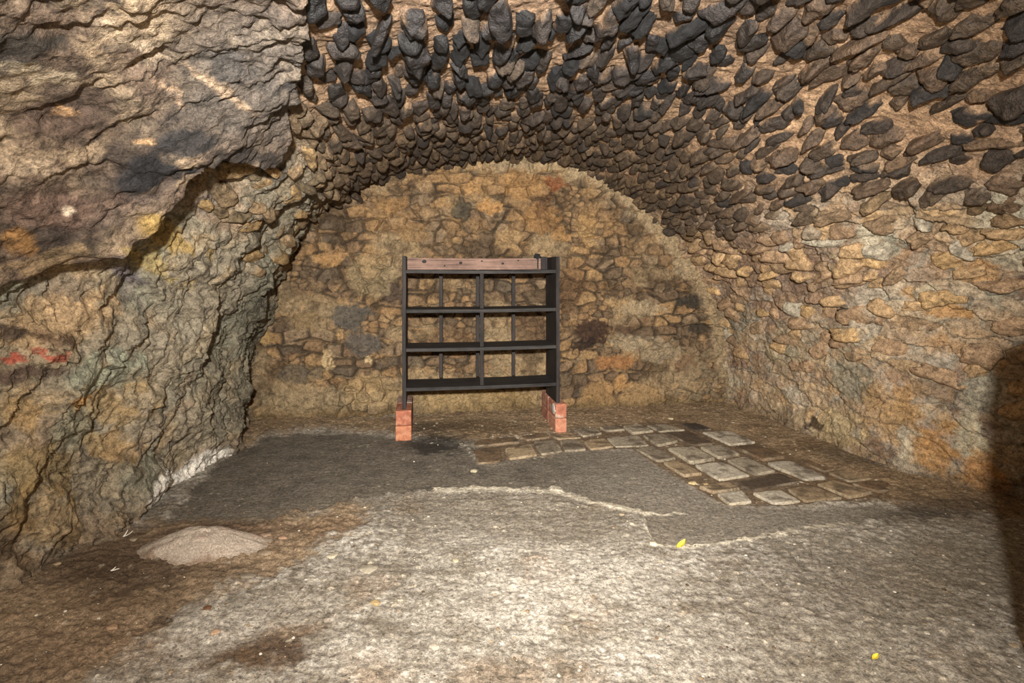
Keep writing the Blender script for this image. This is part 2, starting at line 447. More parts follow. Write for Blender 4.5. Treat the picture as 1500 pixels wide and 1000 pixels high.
def hull_dirs(dirs, K, r, sharp=0.22, extra=9):
    """K faceted stones: radius of each along each direction, from bounding planes"""
    ax = np.array([[1, 0, 0], [-1, 0, 0], [0, 1, 0], [0, -1, 0], [0, 0, 1], [0, 0, -1]], float)
    nrm = np.concatenate([np.repeat(ax[None], K, 0) + r.normal(0, sharp, (K, 6, 3)), r.normal(0, 1, (K, extra, 3))], 1)
    nrm /= np.linalg.norm(nrm, axis=-1, keepdims=True)
    d = np.concatenate([r.uniform(0.8, 1.0, (K, 6)), r.uniform(0.85, 1.25, (K, extra))], 1)
    dot = np.einsum('kmc,nc->kmn', nrm, dirs)
    rad = d[:, :, None] / np.maximum(dot, 1e-3)
    return np.minimum(rad.min(1), 1.28)

def bil(arr, a, s):
    i = np.clip(np.searchsorted(Sv, s) - 1, 0, len(Sv) - 2); j = np.clip(np.searchsorted(Av, a) - 1, 0, nA - 2)
    return arr[i, j]

recs = []
a = 0.75
r_ = random.Random(5)
while a < ATOT - 0.25:
    w = r_.uniform(.058, .105)
    s = -0.1 + r_.uniform(0, .1)
    while s < 3.5:
        L = r_.uniform(.085, .20) * (1.15 if r_.random() < .2 else 1)
        recs.append((a + w / 2 + r_.gauss(0, .012), s + L / 2, w, L)); s += L * r_.uniform(.82, 1.08)
    a += w * 0.93
recs = np.array(recs)
ra, rs = recs[:, 0], recs[:, 1]
Pc = np.array(bil(P1, ra, rs)); Nc = np.array(bil(N0, ra, rs))
pxs, pys = proj(Pc)
rr = rng.uniform(0, 1, len(recs))
cz = bil(ceilz, ra, rs); rz = bil(rightz, ra, rs); lz = bil(leftz, ra, rs); mm = bil(massm, ra, rs); bd = bil(bed, ra, rs)
keep = (mm < .2) & (bd < .25)
keep &= (pxs > 360) | (pys < 330)
keep &= ~((lz > .4) & (rr > .75))
lowp = np.clip((ra - (ATOT - 1.75)) / 0.9, 0, 1)                     # lower right: fewer stones
keep &= rr > lowp * 0.72
keep &= ra < ATOT - 0.45
keep &= rr > 0.10
idx = np.nonzero(keep)[0]
sub4 = (Pc[idx, 1] < 3.0) & (np.abs(pxs[idx] - 750) < 900)

stone_parts = {'ceiling': [], 'wall_left': [], 'wall_right': []}
UL, UR = 1.72, ATOT - 1.62
for sub in (3, 4):
    ids = idx[sub4 == (sub == 4)]
    D, Fi = ICO[sub]
    for part, sel in (('wall_left', ra[ids] < UL), ('ceiling', (ra[ids] >= UL) & (ra[ids] < UR)), ('wall_right', ra[ids] >= UR)):
        k = ids[sel]; K = len(k)
        if not K: continue
        r2 = np.random.default_rng(100 + sub * 7 + len(part))
        rad = hull_dirs(D, K, r2)
        w = recs[k, 2]; L = recs[k, 3]
        lw = lowp[k]; lf = lz[k]
        p = r2.uniform(.018, .052, K) * (1 - .45 * lw) * (1 - .35 * lf)
        p *= np.where(r2.uniform(0, 1, K) < .18, 1.4, 1.0)
        hx = w * r2.uniform(.34, .53, K) * (1 + .35 * lw); hy = L * r2.uniform(.38, .58, K) * (1 + .2 * lw); hz = p * r2.uniform(.9, 1.25, K) + .012
        loc = D[None] * rad[..., None] * np.stack([hx, hy, hz], -1)[:, None, :]
        # surface roughness of each stone
        off = r2.uniform(0, 50, (K, 2))
        U = loc[..., 0] + loc[..., 2] * .7 + off[:, :1]; W = loc[..., 1] + loc[..., 2] * .5 + off[:, 1:]
        nzv = fbm(U * 16, W * 16, 4, 301)
        loc = loc * (1 + 0.22 * nzv[..., None])
        # taper towards the far end, then tilt it out of the vault
        yy = loc[..., 1] / hy[:, None]
        loc[..., 0] *= 1 - .22 * np.clip(-yy, -1, 1) * r2.uniform(-.3, 1.4, (K, 1))
        tilt = np.radians(r2.uniform(2, 24, K)) * (1 - .3 * lw); yaw = np.radians(r2.normal(0, 13, K)); roll = np.radians(r2.normal(0, 12, K))
        x, y, z = loc[..., 0], loc[..., 1], loc[..., 2]
        ct, st_ = np.cos(tilt)[:, None], np.sin(tilt)[:, None]
        y, z = y * ct + z * st_, -y * st_ + z * ct            # -y is the far end: rises along +z (into the room)
        cr_, sr_ = np.cos(roll)[:, None], np.sin(roll)[:, None]
        x, z = x * cr_ + z * sr_, -x * sr_ + z * cr_
        cy_, sy_ = np.cos(yaw)[:, None], np.sin(yaw)[:, None]
        x, y = x * cy_ - y * sy_, x * sy_ + y * cy_
        n = Nc[k]; ty = np.tile(np.array([adir[0], adir[1], 0]), (K, 1)); ty -= n * np.sum(ty * n, 1, keepdims=True); ty /= np.linalg.norm(ty, axis=1, keepdims=True)
        tx = np.cross(ty, n)
        cen = Pc[k] + n * (p - hz * .9)[:, None]
        V = cen[:, None] + x[..., None] * tx[:, None] + y[..., None] * ty[:, None] + z[..., None] * n[:, None]
        # colours: sooty slabs overhead, browner towards the springing and the back
        q = r2.uniform(0, 1, K)
        dark = pal(q, [(38, 37, 38), (50, 46, 46), (62, 54, 49), (90, 76, 63), (29, 29, 31)], [3, 3, 3, 1.1, 2.6])
        brown = pal(q, [(96, 80, 64), (118, 96, 76), (80, 68, 58), (62, 56, 52), (136, 110, 84)], [3, 3, 3, 2.6, 1.2])
        tan = pal(q, [(180, 150, 112), (164, 136, 106), (188, 156, 112), (150, 126, 98), (176, 166, 146)], [3, 3, 2, 2, 1])
        deep = pal(q, [(104, 84, 60), (86, 70, 52), (122, 98, 68), (72, 60, 48)], [3, 3, 2, 2])
        ppx, ppy = pxs[k], pys[k]
        top = sm(260, 110, ppy) * sm(1280, 1020, ppx)
        side = sm(900, 1150, ppx)
        far = sm(120, 230, ppy) * sm(1150, 950, ppx)
        c = brown * (1 - top[:, None]) + dark * top[:, None]
        c = c + (deep - c) * (far * .8)[:, None]
        bright = sm(-.08, .42, lw + .25 * (r2.uniform(0, 1, K) - .5)) * sm(.0, .15, lw)
        c = c + (tan - c) * bright[:, None]
        c = c * (.64 + .36 * np.maximum(bright, lf))[:, None]
        leftc = pal(q, [(138, 116, 88), (118, 100, 76), (104, 90, 68), (150, 124, 86)], [3, 3, 3, 2])
        c = c + (leftc - c) * (np.clip(lf * 1.3, 0, 1))[:, None]
        Cc = c[:, None, :] * (1 + .30 * nzv[..., None])
        smear = sm(.35, -.35, z / hz[:, None] + .9 * fbm(U * 9 + 3, W * 9, 3, 307))
        mort = np.array(bil(C, ra[k], rs[k]))
        Cc = Cc + (mort[:, None] - Cc) * (smear * .75)[..., None]
        rg_ = np.where(q < .55, .55, .8)
        ro = np.repeat((rg_ * (1 - bright * .0) + .3 * np.maximum(bright, far))[:, None], len(D), 1).clip(.45, .95)
        fa = (Fi[None] + (np.arange(K) * len(D))[:, None, None]).reshape(-1, 3)
        stone_parts[part].append((V.reshape(-1, 3), fa, Cc.reshape(-1, 3), ro.ravel()))

# ------------------------------------------------------------------ assemble the vault meshes
jL = int(np.searchsorted(Av, UL)); jR = int(np.searchsorted(Av, UR))
def shell(name, j0, j1, mat):
    sub = (slice(None), slice(j0, j1 + 1))
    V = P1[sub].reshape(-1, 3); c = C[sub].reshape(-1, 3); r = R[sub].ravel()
    fs = [gridf(len(Sv), j1 + 1 - j0)[:, ::-1]]
    Vs, Cs, Rs, n = [V], [c], [r], len(V)
    tri = []
    for (v, f, cc, ro) in stone_parts[name]:
        tri.append(f + n); Vs.append(v); Cs.append(cc); Rs.append(ro); n += len(v)
    if tri: fs.append(np.concatenate(tri))
    o = mesh_np(name, np.concatenate(Vs), fs, mat, np.concatenate(Cs), np.concatenate(Rs))
    return struct(o)
wl = shell('wall_left', 0, jL, M_left)
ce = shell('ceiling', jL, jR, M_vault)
wr = shell('wall_right', jR, nA - 1, M_right)

# ------------------------------------------------------------------ back wall
qv = np.arange(-0.25, BW + 0.25, 0.0065); zv = np.arange(-0.04, 2.35, 0.0065)
ZZ, QQ = np.meshgrid(zv, qv, indexing='ij')
Pb = np.stack([B0[0] + QQ * bdir[0], B0[1] + QQ * bdir[1], ZZ], -1)
nb = np.array([bdir[1], -bdir[0], 0.0])
bx, by = proj(Pb)
wq = fbm(QQ * 3.5, ZZ * 3.5, 4, 401); wz = fbm(QQ * 3.5 + 8, ZZ * 3.5, 4, 409); wf = fbm(QQ * 14, ZZ * 14, 4, 411)
zw = ZZ + .028 * wz + .005 * wf
row = zw / 0.098
ri = np.floor(row)
stag = hsh(ri, ri * 0 + 3, 5)
i1, f1, f2, _, _, r2 = voro((QQ + .02 * wq + .004 * wf) / (0.125 + .09 * hsh(ri, ri * 0, 9)) + stag * 7, row, 421, .72)
e1 = f2 - f1
i2, g1, g2, _, _, s2 = voro((QQ + .03 * wq) / .075, (zw) / .05, 431, .85)
e2 = g2 - g1
usebig = sm(-.15, .15, fbm(QQ * 2.2, ZZ * 2.2, 3, 441) + .25)
plast = sm(.1, .5, fbm(QQ * 1.7 + 2, ZZ * 1.9, 4, 445) + .55 * sm(.75, .1, ZZ) - .05)       # smeared mortar
hb = usebig * sm(.02, .24, e1) * (.016 + .040 * r2) + (1 - usebig) * sm(.02, .24, e2) * (.010 + .026 * s2)
hb *= (1 - .65 * plast)
hb += .012 * wq + .006 * wf + .004 * fbm(QQ * 40, ZZ * 40, 3, 447)
c1 = pal(i1, [(168, 124, 66), (146, 110, 66), (124, 94, 60), (178, 136, 76), (108, 84, 58), (150, 122, 86), (94, 78, 60)], [3, 3, 3, 2, 2, 2, 1.2])
c2 = pal(i2, [(160, 118, 64), (128, 98, 62), (108, 84, 56), (176, 136, 80)], [3, 3, 2, 2])
cb = c1 * usebig[..., None] + c2 * (1 - usebig)[..., None]
ed = usebig * e1 + (1 - usebig) * e2
cb = mixc(cb, (128, 108, 80), .30 + 0 * ed)
cb = mixc(cb, (122, 100, 70), sm(.2, .04, ed) * .85)
cb = mixc(cb, (52, 41, 29), sm(.15, .02, ed) * .85 * (1 - .6 * plast))
cb = mixc(cb, (168, 142, 98), plast * .65)
up = sm(420, 300, by)
cb = mixc(cb, (180, 136, 74), up * sm(-.1, .5, wq) * .4)
cb = mixc(cb, (84, 64, 40), sm(.05, .6, -wq - .3 * wf) * .7)
nzb2 = .5 * wf + .35 * wq
qbx = bx + 6 * wf; qby = by + 6 * fbm(QQ * 14 + 4, ZZ * 14, 3, 449)
bfeat = [   # cx cy rx ry rot colour amount, height
    (512, 463, 29, 19, 0, (92, 86, 76), .9, .02), (533, 503, 27, 17, 4, (96, 88, 78), .85, .012), (575, 430, 15, 14, 10, (88, 70, 54), .95, .03), (440, 547, 32, 14, -3, (104, 92, 72), .75, .01),
    (448, 470, 20, 14, 0, (138, 110, 66), .7, .015), (424, 430, 28, 14, 0, (120, 98, 66), .6, .012), (392, 495, 12, 9, 0, (166, 132, 70), .7, .02), (481, 529, 10, 15, 0, (206, 176, 122), .9, 0),
    (542, 524, 8, 7, 20, (208, 178, 124), .9, 0), (498, 489, 6, 5, 0, (190, 146, 84), .8, .01), (480, 379, 21, 9, 0, (182, 136, 72), .85, .02), (548, 380, 16, 8, 0, (176, 130, 68), .7, .02),
    (494, 372, 18, 9, 5, (170, 128, 74), .6, .02), (868, 483, 25, 17, 0, (66, 44, 30), .9, .02), (852, 505, 18, 8, -15, (44, 30, 22), .85, 0), (912, 484, 14, 9, 0, (92, 68, 46), .8, .015),
    (900, 530, 30, 10, -3, (166, 112, 52), .85, .02), (908, 560, 12, 9, 0, (186, 138, 70), .85, .02), (876, 578, 26, 22, 0, (170, 130, 72), .75, .03), (935, 580, 34, 18, 0, (168, 132, 78), .75, .03),
    (905, 446, 22, 8, 12, (178, 142, 88), .8, .015), (940, 452, 34, 10, 2, (172, 150, 112), .7, .01), (1010, 442, 22, 9, -3, (60, 54, 44), .9, .01), (1024, 480, 18, 7, 0, (64, 56, 44), .8, 0),
    (955, 510, 40, 18, 10, (168, 150, 118), .5, 0), (915, 500, 24, 12, 0, (176, 158, 122), .5, 0), (1005, 535, 18, 14, 0, (120, 82, 54), .6, .012), (675, 308, 13, 15, 0, (72, 68, 54), .75, -.01),
    (622, 272, 12, 9, 10, (170, 134, 86), .7, .015), (690, 275, 13, 8, 10, (192, 144, 76), .8, .02), (716, 303, 17, 9, 0, (196, 144, 72), .85, .025), (745, 350, 20, 16, 0, (186, 148, 92), .55, .02),
    (605, 340, 26, 14, 8, (148, 112, 62), .7, .02), (575, 300, 26, 10, -5, (160, 118, 60), .7, .015), (820, 345, 14, 10, 0, (180, 132, 66), .7, .02), (790, 320, 26, 22, 0, (170, 120, 52), .5, 0),
    (812, 268, 16, 10, 20, (150, 84, 34), .8, 0), (765, 270, 34, 24, 0, (176, 128, 60), .45, 0), (795, 300, 10, 20, 20, (110, 74, 36), .6, 0), (860, 340, 14, 26, -20, (188, 146, 80), .5, 0),
    (545, 400, 34, 30, 0, (164, 142, 98), .55, 0), (660, 410, 18, 14, 0, (150, 118, 70), .5, .01), (660, 500, 30, 22, 0, (122, 90, 52), .5, 0), (775, 480, 30, 30, 0, (96, 68, 40), .6, 0),
    (700, 585, 90, 16, 0, (176, 144, 82), .55, 0), (480, 585, 90, 18, 0, (160, 138, 98), .6, 0), (545, 570, 40, 26, 0, (186, 154, 98), .5, 0), (830, 420, 26, 40, 0, (108, 76, 42), .5, 0),
    (970, 350, 12, 8, 20, (190, 160, 110), .6, .01), (1000, 390, 20, 16, 40, (176, 154, 116), .5, 0), (1020, 560, 30, 26, 0, (156, 136, 100), .5, 0)]
for (cx, cy, rx, ry, rot, c, k, dh) in bfeat:
    m = blob(qbx, qby, cx, cy, rx, ry, rot, .16, .45 * nzb2)
    cb = mixc(cb, c, m * k)
    if dh: hb = hb * (1 - .7 * m) + dh * m
# pale mortar fillet that follows the vault line
arc = [(545, 270), (605, 251), (680, 240), (745, 237), (805, 240), (860, 254), (910, 284), (960, 328), (1003, 376), (1036, 429), (1052, 480), (1060, 540)]
da = segd(bx, by, arc)
arcm = sm(20, 6, da + 8 * wf) * sm(640, 760, bx)
cb = mixc(cb, (182, 156, 112), arcm * .75)
hb = hb + arcm * .02
g_ = cb.mean(-1, keepdims=True); cb = (cb * .80 + g_ * .20) * .82
cb = mixc(cb, (104, 86, 58), sm(.10, .0, ZZ + .04 * wq) * .75)
Pbd = Pb + nb * hb[..., None]
# trim what lies far beyond the arch
wb = mesh_np('wall_back', Pbd.reshape(-1, 3), [gridf(len(zv), len(qv))], M_back, cb.reshape(-1, 3), np.full(ZZ.size, .9)); struct(wb)

# ------------------------------------------------------------------ floor
fx = np.arange(-2.35, 3.15, 0.0085); fy = np.concatenate([np.arange(-1.05, 1.3, .06), np.arange(1.3, 5.05, .0062)])
FY, FX = np.meshgrid(fy, fx, indexing='ij')
Pf = np.stack([FX, FY, FX * 0], -1)
ux, uy = proj(Pf)
n1 = fbm(FX * 2.2, FY * 2.2, 5, 501); n2 = fbm(FX * 8, FY * 8, 5, 507); n3 = fbm(FX * 26, FY * 26, 4, 511); n4 = fbm(FX * 70, FY * 70, 2, 513)
scr = ridged(FX * 16 + 1.2 * n1, FY * 34 + 1.4 * n2, 4, 521)
sx_ = ux + (7 * n2 + 3 * n3) * 1.0; sy_ = uy + (3.0 * n2 + 2 * n3)
cf = np.zeros(Pf.shape) + lin((172, 165, 152))                                  # pale worn concrete
cf = mixc(cf, (128, 118, 102), sm(-.15, .55, n2) * .75)
cf = mixc(cf, (214, 208, 196), sm(.1, .6, n1 * .6 + n3 * .55) * .75)
cf = mixc(cf, (104, 94, 80), sm(.62, .9, scr) * .55)
cf = mixc(cf, (150, 126, 100), sm(.2, .7, fbm(FX * 3 + 5, FY * 3, 4, 531)) * .5)
right_grey = sm(1050, 1300, ux)
cf = mixc(cf, (150, 142, 126), right_grey * .6)
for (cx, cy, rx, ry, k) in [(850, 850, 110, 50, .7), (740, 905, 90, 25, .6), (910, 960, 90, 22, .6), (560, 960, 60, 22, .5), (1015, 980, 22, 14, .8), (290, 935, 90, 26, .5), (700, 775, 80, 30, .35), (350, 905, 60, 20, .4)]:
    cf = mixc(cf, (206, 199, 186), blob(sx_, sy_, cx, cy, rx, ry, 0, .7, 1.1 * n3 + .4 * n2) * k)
hf = .010 * n1 + .0045 * n2 + .0028 * n3 + .0015 * n4 + .004 * (scr - .5)
cf = mixc(cf, (112, 103, 90), sm(.05, .5, -n3 - .4 * n4) * .6)
gc = floor_pt(900, 740); rr2 = np.hypot(FX - gc.x, FY - gc.y); th2 = np.arctan2(FY - gc.y, FX - gc.x)
trow = sm(.72, .95, ridged(rr2 * 26 + .6 * n2, th2 * 5, 2, 571)) * np.clip(blob(sx_, sy_, 1120, 860, 150, 70, 0, .5, .4 * n2) + blob(sx_, sy_, 820, 970, 120, 40, 0, .5, .4 * n2), 0, 1)
cf = mixc(cf, (92, 84, 72), trow * .6); hf = hf - .003 * trow
# dark smooth screed
SCREED = [(340, 655), (420, 634), (500, 630), (590, 640), (685, 655), (700, 680), (790, 666), (870, 656), (925, 656), (985, 692), (1015, 713), (1060, 736), (1180, 740), (1290, 736), (1330, 752), (1250, 766),
          (1130, 780), (1060, 792), (1000, 799), (955, 796), (948, 765), (938, 748), (880, 736), (830, 722), (760, 716), (650, 716), (560, 722), (480, 738), (400, 762), (300, 775), (230, 770), (280, 720)]
sdS = sdp(sx_, sy_, SCREED)
scm = sm(-3, 3, sdS)
scmL = scm * sm(700, 500, ux)
csc = np.zeros(Pf.shape) + lin((112, 104, 92)); csc = mixc(csc, (86, 80, 71), sm(-.1, .6, n2) * .6); csc = mixc(csc, (120, 110, 96), sm(.1, .7, n1) * .4)
csc = mixc(csc, (152, 144, 130), sm(760, 960, ux) * .65)
cf = cf + (csc - cf) * (scm * .94)[..., None]
hf = hf * (1 - .5 * scm) - .012 * scm
# transition greys just in front of the broken edge
cf = mixc(cf, (126, 116, 100), blob(sx_, sy_, 800, 755, 180, 36, 4, .6, .5 * n2) * .6)
cf = mixc(cf, (120, 110, 94), blob(sx_, sy_, 560, 750, 90, 34, 0, .6, .5 * n2) * .5)
CRACK = [(640, 716), (700, 713), (760, 716), (800, 718), (830, 722), (880, 735), (910, 742), (938, 748)]
CR2 = [(955, 796), (1000, 800), (1060, 793), (1090, 789), (1130, 780), (1190, 770), (1250, 765)]
CR3 = [(938, 748), (965, 750), (1000, 747)]
CR4 = [(940, 752), (946, 766), (950, 792)]
for pts, wdt, k in ((CRACK, 4.4, 1.0), (CR2, 4.0, .95), (CR3, 1.8, .8), (CR4, 1.4, .7)):
    d = segd(ux + 5 * n3, uy + 3 * n3 + 2 * n2, pts)
    m = sm(wdt * 1.6, wdt * .4, d * (1 + .5 * np.abs(n2)))
    cf = mixc(cf, (222, 212, 190), m * k); hf = hf + .004 * m
cf = mixc(cf, (208, 198, 178), blob(sx_, sy_, 815, 715, 9, 4, 0, .4) * .9); hf += .012 * blob(sx_, sy_, 815, 715, 9, 4, 0, .5)
# bare earth on the left and along the walls
DIRT = [(-60, 1020), (-60, 850), (0, 850), (90, 812), (190, 770), (290, 760), (400, 756), (500, 736), (545, 742), (520, 770), (470, 800), (430, 830), (330, 862), (262, 890), (245, 925), (160, 965), (110, 1020)]
dm = sm(-12, 12, sdp(ux + 22 * n2 + 10 * n3, uy + 9 * n2 + 5 * n3, DIRT))
cd = np.zeros(Pf.shape) + lin((152, 130, 103)); cd = mixc(cd, (114, 95, 74), sm(-.2, .5, n1 + .4 * n2) * .8); cd = mixc(cd, (136, 112, 86), sm(.2, .8, n2 + .3 * n3) * .5)
cf = cf + (cd - cf) * (dm * .93)[..., None]; hf += dm * (.004 * n3 + .003 * n2)
for (cx, cy, rx, ry, rot, c, k) in [(200, 820, 120, 36, 0, (84, 66, 50), .7), (330, 776, 110, 14, 0, (88, 66, 50), .7), (150, 840, 90, 30, 0, (86, 70, 54), .6), (240, 907, 18, 5, 0, (44, 32, 24), .8),
        (370, 960, 70, 22, -12, (92, 68, 44), .85), (420, 930, 50, 14, -10, (112, 88, 62), .7), (30, 985, 60, 30, 0, (92, 76, 60), .6), (130, 950, 120, 40, 0, (124, 102, 80), .5), (170, 880, 80, 14, 0, (104, 84, 64), .6),
        (480, 775, 40, 16, -10, (140, 114, 86), .5), (410, 945, 40, 14, 0, (86, 74, 64), .5), (365, 890, 50, 12, 0, (150, 142, 128), .5)]:
    cf = mixc(cf, c, blob(sx_, sy_, cx, cy, rx, ry, rot, .5, .5 * n2 + .3 * n3) * k)
# earth strips at the back and right wall foot
BACKD = [(330, 660), (365, 605), (560, 610), (760, 596), (1060, 585), (1200, 640), (1300, 685), (1460, 706), (1500, 716), (1500, 760), (1400, 748), (1300, 736), (1180, 716), (1090, 640), (985, 618), (900, 622), (760, 640), (680, 646), (600, 636), (470, 626), (400, 636)]
bm_ = sm(-5, 5, sdp(ux + 8 * n2, uy + 3 * n2 + 2 * n3, BACKD))
ce_ = np.zeros(Pf.shape) + lin((152, 128, 97)); ce_ = mixc(ce_, (112, 93, 70), sm(-.2, .5, n2) * .7); ce_ = mixc(ce_, (140, 118, 88), sm(.2, .8, n1) * .5)
cf = cf + (ce_ - cf) * (bm_ * .9)[..., None]; hf += bm_ * (.006 + .004 * n3)
PAVE = [(690, 655), (760, 640), (840, 630), (905, 618), (1000, 612), (1090, 635), (1200, 680), (1300, 706), (1290, 730), (1180, 738), (1060, 736), (1015, 712), (925, 656), (870, 656), (790, 666), (700, 680)]
pv = sm(-3, 4, sdp(sx_, sy_, PAVE))
cp = np.zeros(Pf.shape) + lin((112, 93, 71)); cp = mixc(cp, (138, 115, 88), sm(-.2, .6, n3) * .7)
cf = cf + (cp - cf) * (pv * .92)[..., None]; hf = hf * (1 - .6 * pv) - .012 * pv
for (cx, cy, rx, ry, rot, c, k) in [(640, 650, 46, 12, 0, (44, 40, 36), .85), (630, 628, 50, 8, 0, (56, 48, 38), .7), (700, 625, 70, 9, 0, (88, 70, 48), .6), (1390, 745, 70, 14, 0, (78, 66, 54), .7),
        (1240, 668, 60, 10, 12, (92, 82, 66), .6), (1330, 755, 60, 10, 0, (84, 76, 64), .6), (1180, 655, 40, 8, 0, (110, 88, 62), .5), (1180, 860, 160, 60, 0, (122, 112, 98), .4), (1400, 850, 90, 60, 0, (120, 108, 88), .4)]:
    cf = mixc(cf, c, blob(sx_, sy_, cx, cy, rx, ry, rot, .5, .5 * n2 + .3 * n3) * k)
# scattered pale flecks bedded in the floor
fid, fl1, _, _, _, fr2 = voro(FX / .05, FY / .05, 551, .9)
fleck = sm(.004, .0, fl1 * .05 - .001 - .008 * fr2 ** 2 + .004 * n3) * (fid > .80)
cf = mixc(cf, (214, 202, 178), fleck * (.35 + .5 * fr2) * (1 - .6 * scm) * (1 - .5 * dm)); hf += .003 * fleck * (1 - scm)
Pf[..., 2] = hf
def hfloor(x, y):
    i = min(max(int(np.searchsorted(fy, y)), 0), len(fy) - 1); j = min(max(int(np.searchsorted(fx, x)), 0), len(fx) - 1)
    return float(Pf[i, j, 2])
FLOOR = struct(mesh_np('floor', Pf.reshape(-1, 3), [gridf(len(fy), len(fx))[:, ::-1]], M_floor, cf.reshape(-1, 3), np.full(FX.size, .93)))

# paving stones set in the floor (children of the floor)
def cA(*p): return [(920 + x / 3.75, 590 + y / 3.75) for x, y in p]
def cB(*p): return [(660 + x / 5.0, 590 + y / 5.0) for x, y in p]
G1, G2, G3, BR, DK, TN = (150, 140, 122), (166, 158, 142), (124, 114, 98), (112, 92, 70), (78, 66, 54), (144, 126, 100)
SLABS = [
    (cA((95, 120), (200, 110), (325, 145), (170, 155)), G1), (cA((70, 172), (188, 165), (287, 208), (165, 237)), G3), (cA((195, 157), (335, 150), (480, 223), (350, 232)), DK),
    (cA((285, 112), (370, 105), (470, 143), (360, 148)), (58, 52, 46)), (cA((395, 155), (560, 148), (715, 215), (560, 230)), G2), (cA((200, 243), (355, 232), (490, 305), (345, 330)), G1),
    (cA((385, 237), (510, 228), (625, 280), (497, 302)), G1), (cA((575, 237), (705, 222), (880, 295), (745, 313)), BR), (cA((30, 247), (130, 230), (275, 305), (160, 320)), G3),
    (cA((185, 322), (268, 307), (420, 388), (305, 400)), TN), (cA((355, 335), (520, 314), (685, 398), (500, 425)), G2), (cA((530, 308), (640, 288), (825, 373), (693, 396)), G1),
    (cA((745, 324), (885, 312), (1105, 410), (980, 428)), G2), (cA((930, 312), (1100, 292), (1250, 345), (1075, 378)), BR), (cA((378, 456), (558, 430), (625, 468), (465, 490)), TN),
    (cA((572, 434), (830, 380), (958, 430), (655, 483)), DK), (cA((478, 495), (630, 474), (688, 540), (555, 555)), G2), (cA((670, 489), (840, 470), (962, 540), (800, 550)), G2),
    (cA((862, 467), (1008, 445), (1198, 520), (978, 543)), TN), (cA((1022, 442), (1128, 422), (1366, 490), (1215, 523)), TN), (cA((1088, 382), (1270, 350), (1385, 413), (1210, 430)), TN),
    (cA((1214, 437), (1390, 420), (1490, 468), (1374, 486)), BR),
    (cB((158, 335), (372, 320), (378, 425), (195, 450)), BR), (cB((388, 332), (590, 292), (648, 383), (422, 413)), TN), (cB((598, 287), (768, 264), (828, 353), (662, 383)), G3),
    (cB((792, 270), (930, 264), (1003, 343), (832, 355)), G3), (cB((960, 272), (1128, 252), (1203, 320), (1022, 340)), TN), (cB((160, 282), (460, 227), (526, 285), (152, 318)), BR),
    (cB((482, 232), (680, 217), (738, 245), (560, 270)), BR), (cB((702, 222), (888, 212), (966, 250), (790, 263)), TN), (cB((892, 190), (1050, 167), (1118, 220), (967, 243)), G3),
    (cB((1082, 172), (1240, 166), (1288, 190), (1140, 205)), G3), (cB((1252, 167), (1390, 152), (1500, 203), (1332, 223)), G1), (cB((1132, 247), (1380, 228), (1468, 310), (1202, 322)), G1)]
for si, (quad, c) in enumerate(SLABS):
    g = [floor_pt(*p) for p in quad]
    r3 = np.random.default_rng(si + 900)
    top = .0015 + r3.uniform(-.003, .002); n = 26
    tv, tu = np.meshgrid(np.linspace(0, 1, n), np.linspace(0, 1, n), indexing='ij')
    G = [np.array(p[:2]) for p in g]
    XY = (G[0] * ((1 - tu) * (1 - tv))[..., None] + G[1] * (tu * (1 - tv))[..., None] + G[2] * (tu * tv)[..., None] + G[3] * ((1 - tu) * tv)[..., None])
    cen = XY.mean((0, 1))
    # round the corners and roughen the outline
    cu, cv = tu * 2 - 1, tv * 2 - 1
    rc = np.maximum(np.abs(cu), np.abs(cv)); corner = np.minimum(np.abs(cu), np.abs(cv)) ** 6 * rc
    wob = fbm(XY[..., 0] * 14, XY[..., 1] * 14, 3, 77 + si)
    XY = cen + (XY - cen) * (1.0 - .07 * corner + .035 * wob * rc ** 3)[..., None]
    e = 1 - rc
    z = top - .005 * sm(.10, 0, e) + .0022 * fbm(XY[..., 0] * 18, XY[..., 1] * 18, 4, 31 + si)
    z = np.where(rc > .999, -.030, z)
    w = fbm(XY[..., 0] * 9, XY[..., 1] * 9, 4, 41 + si)
    cc = np.zeros((n, n, 3)) + lin(c) * r3.uniform(1.05, 1.4)
    cc = mixc(cc, (78, 66, 52), sm(-.1, .6, w) * .7)
    lightrim = (.65 if c in (G1, G2, G3) else .3)
    cc = mixc(cc, (184, 172, 148), sm(.26, .1, e + .1 * w) * lightrim * sm(-.25, .35, fbm(XY[..., 0] * 7, XY[..., 1] * 7, 3, 61 + si)))
    cc = mixc(cc, (88, 70, 52), sm(.05, .0, e) * .8)
    V = np.concatenate([XY, z[..., None]], -1).reshape(-1, 3)
    mesh_np('paving_slab', V, [gridf(n, n)[:, ::-1] if np.cross(np.append(G[1] - G[0], 0), np.append(G[3] - G[0], 0))[2] < 0 else gridf(n, n)], M_slab, cc.reshape(-1, 3), np.full(n * n, .9), parent=FLOOR)

# ------------------------------------------------------------------ entrance end behind the camera, added shade block beside it
gv = np.arange(-.05, 2.6, .05); gx = np.arange(-2.6, 3.4, .05)
GZ, GX = np.meshgrid(gv, gx, indexing='ij')
nzf = fbm(GX * 4, GZ * 4, 4, 601)
Pw = np.stack([GX, -1.0 + .05 * nzf, GZ], -1)
cw = np.zeros(Pw.shape) + lin((140, 118, 90)); cw = mixc(cw, (100, 82, 62), sm(-.2, .5, nzf))
struct(mesh_np('wall_front', Pw.reshape(-1, 3), [gridf(len(gv), len(gx))[:, ::-1]], M_back, cw.reshape(-1, 3), np.full(GX.size, .9)))
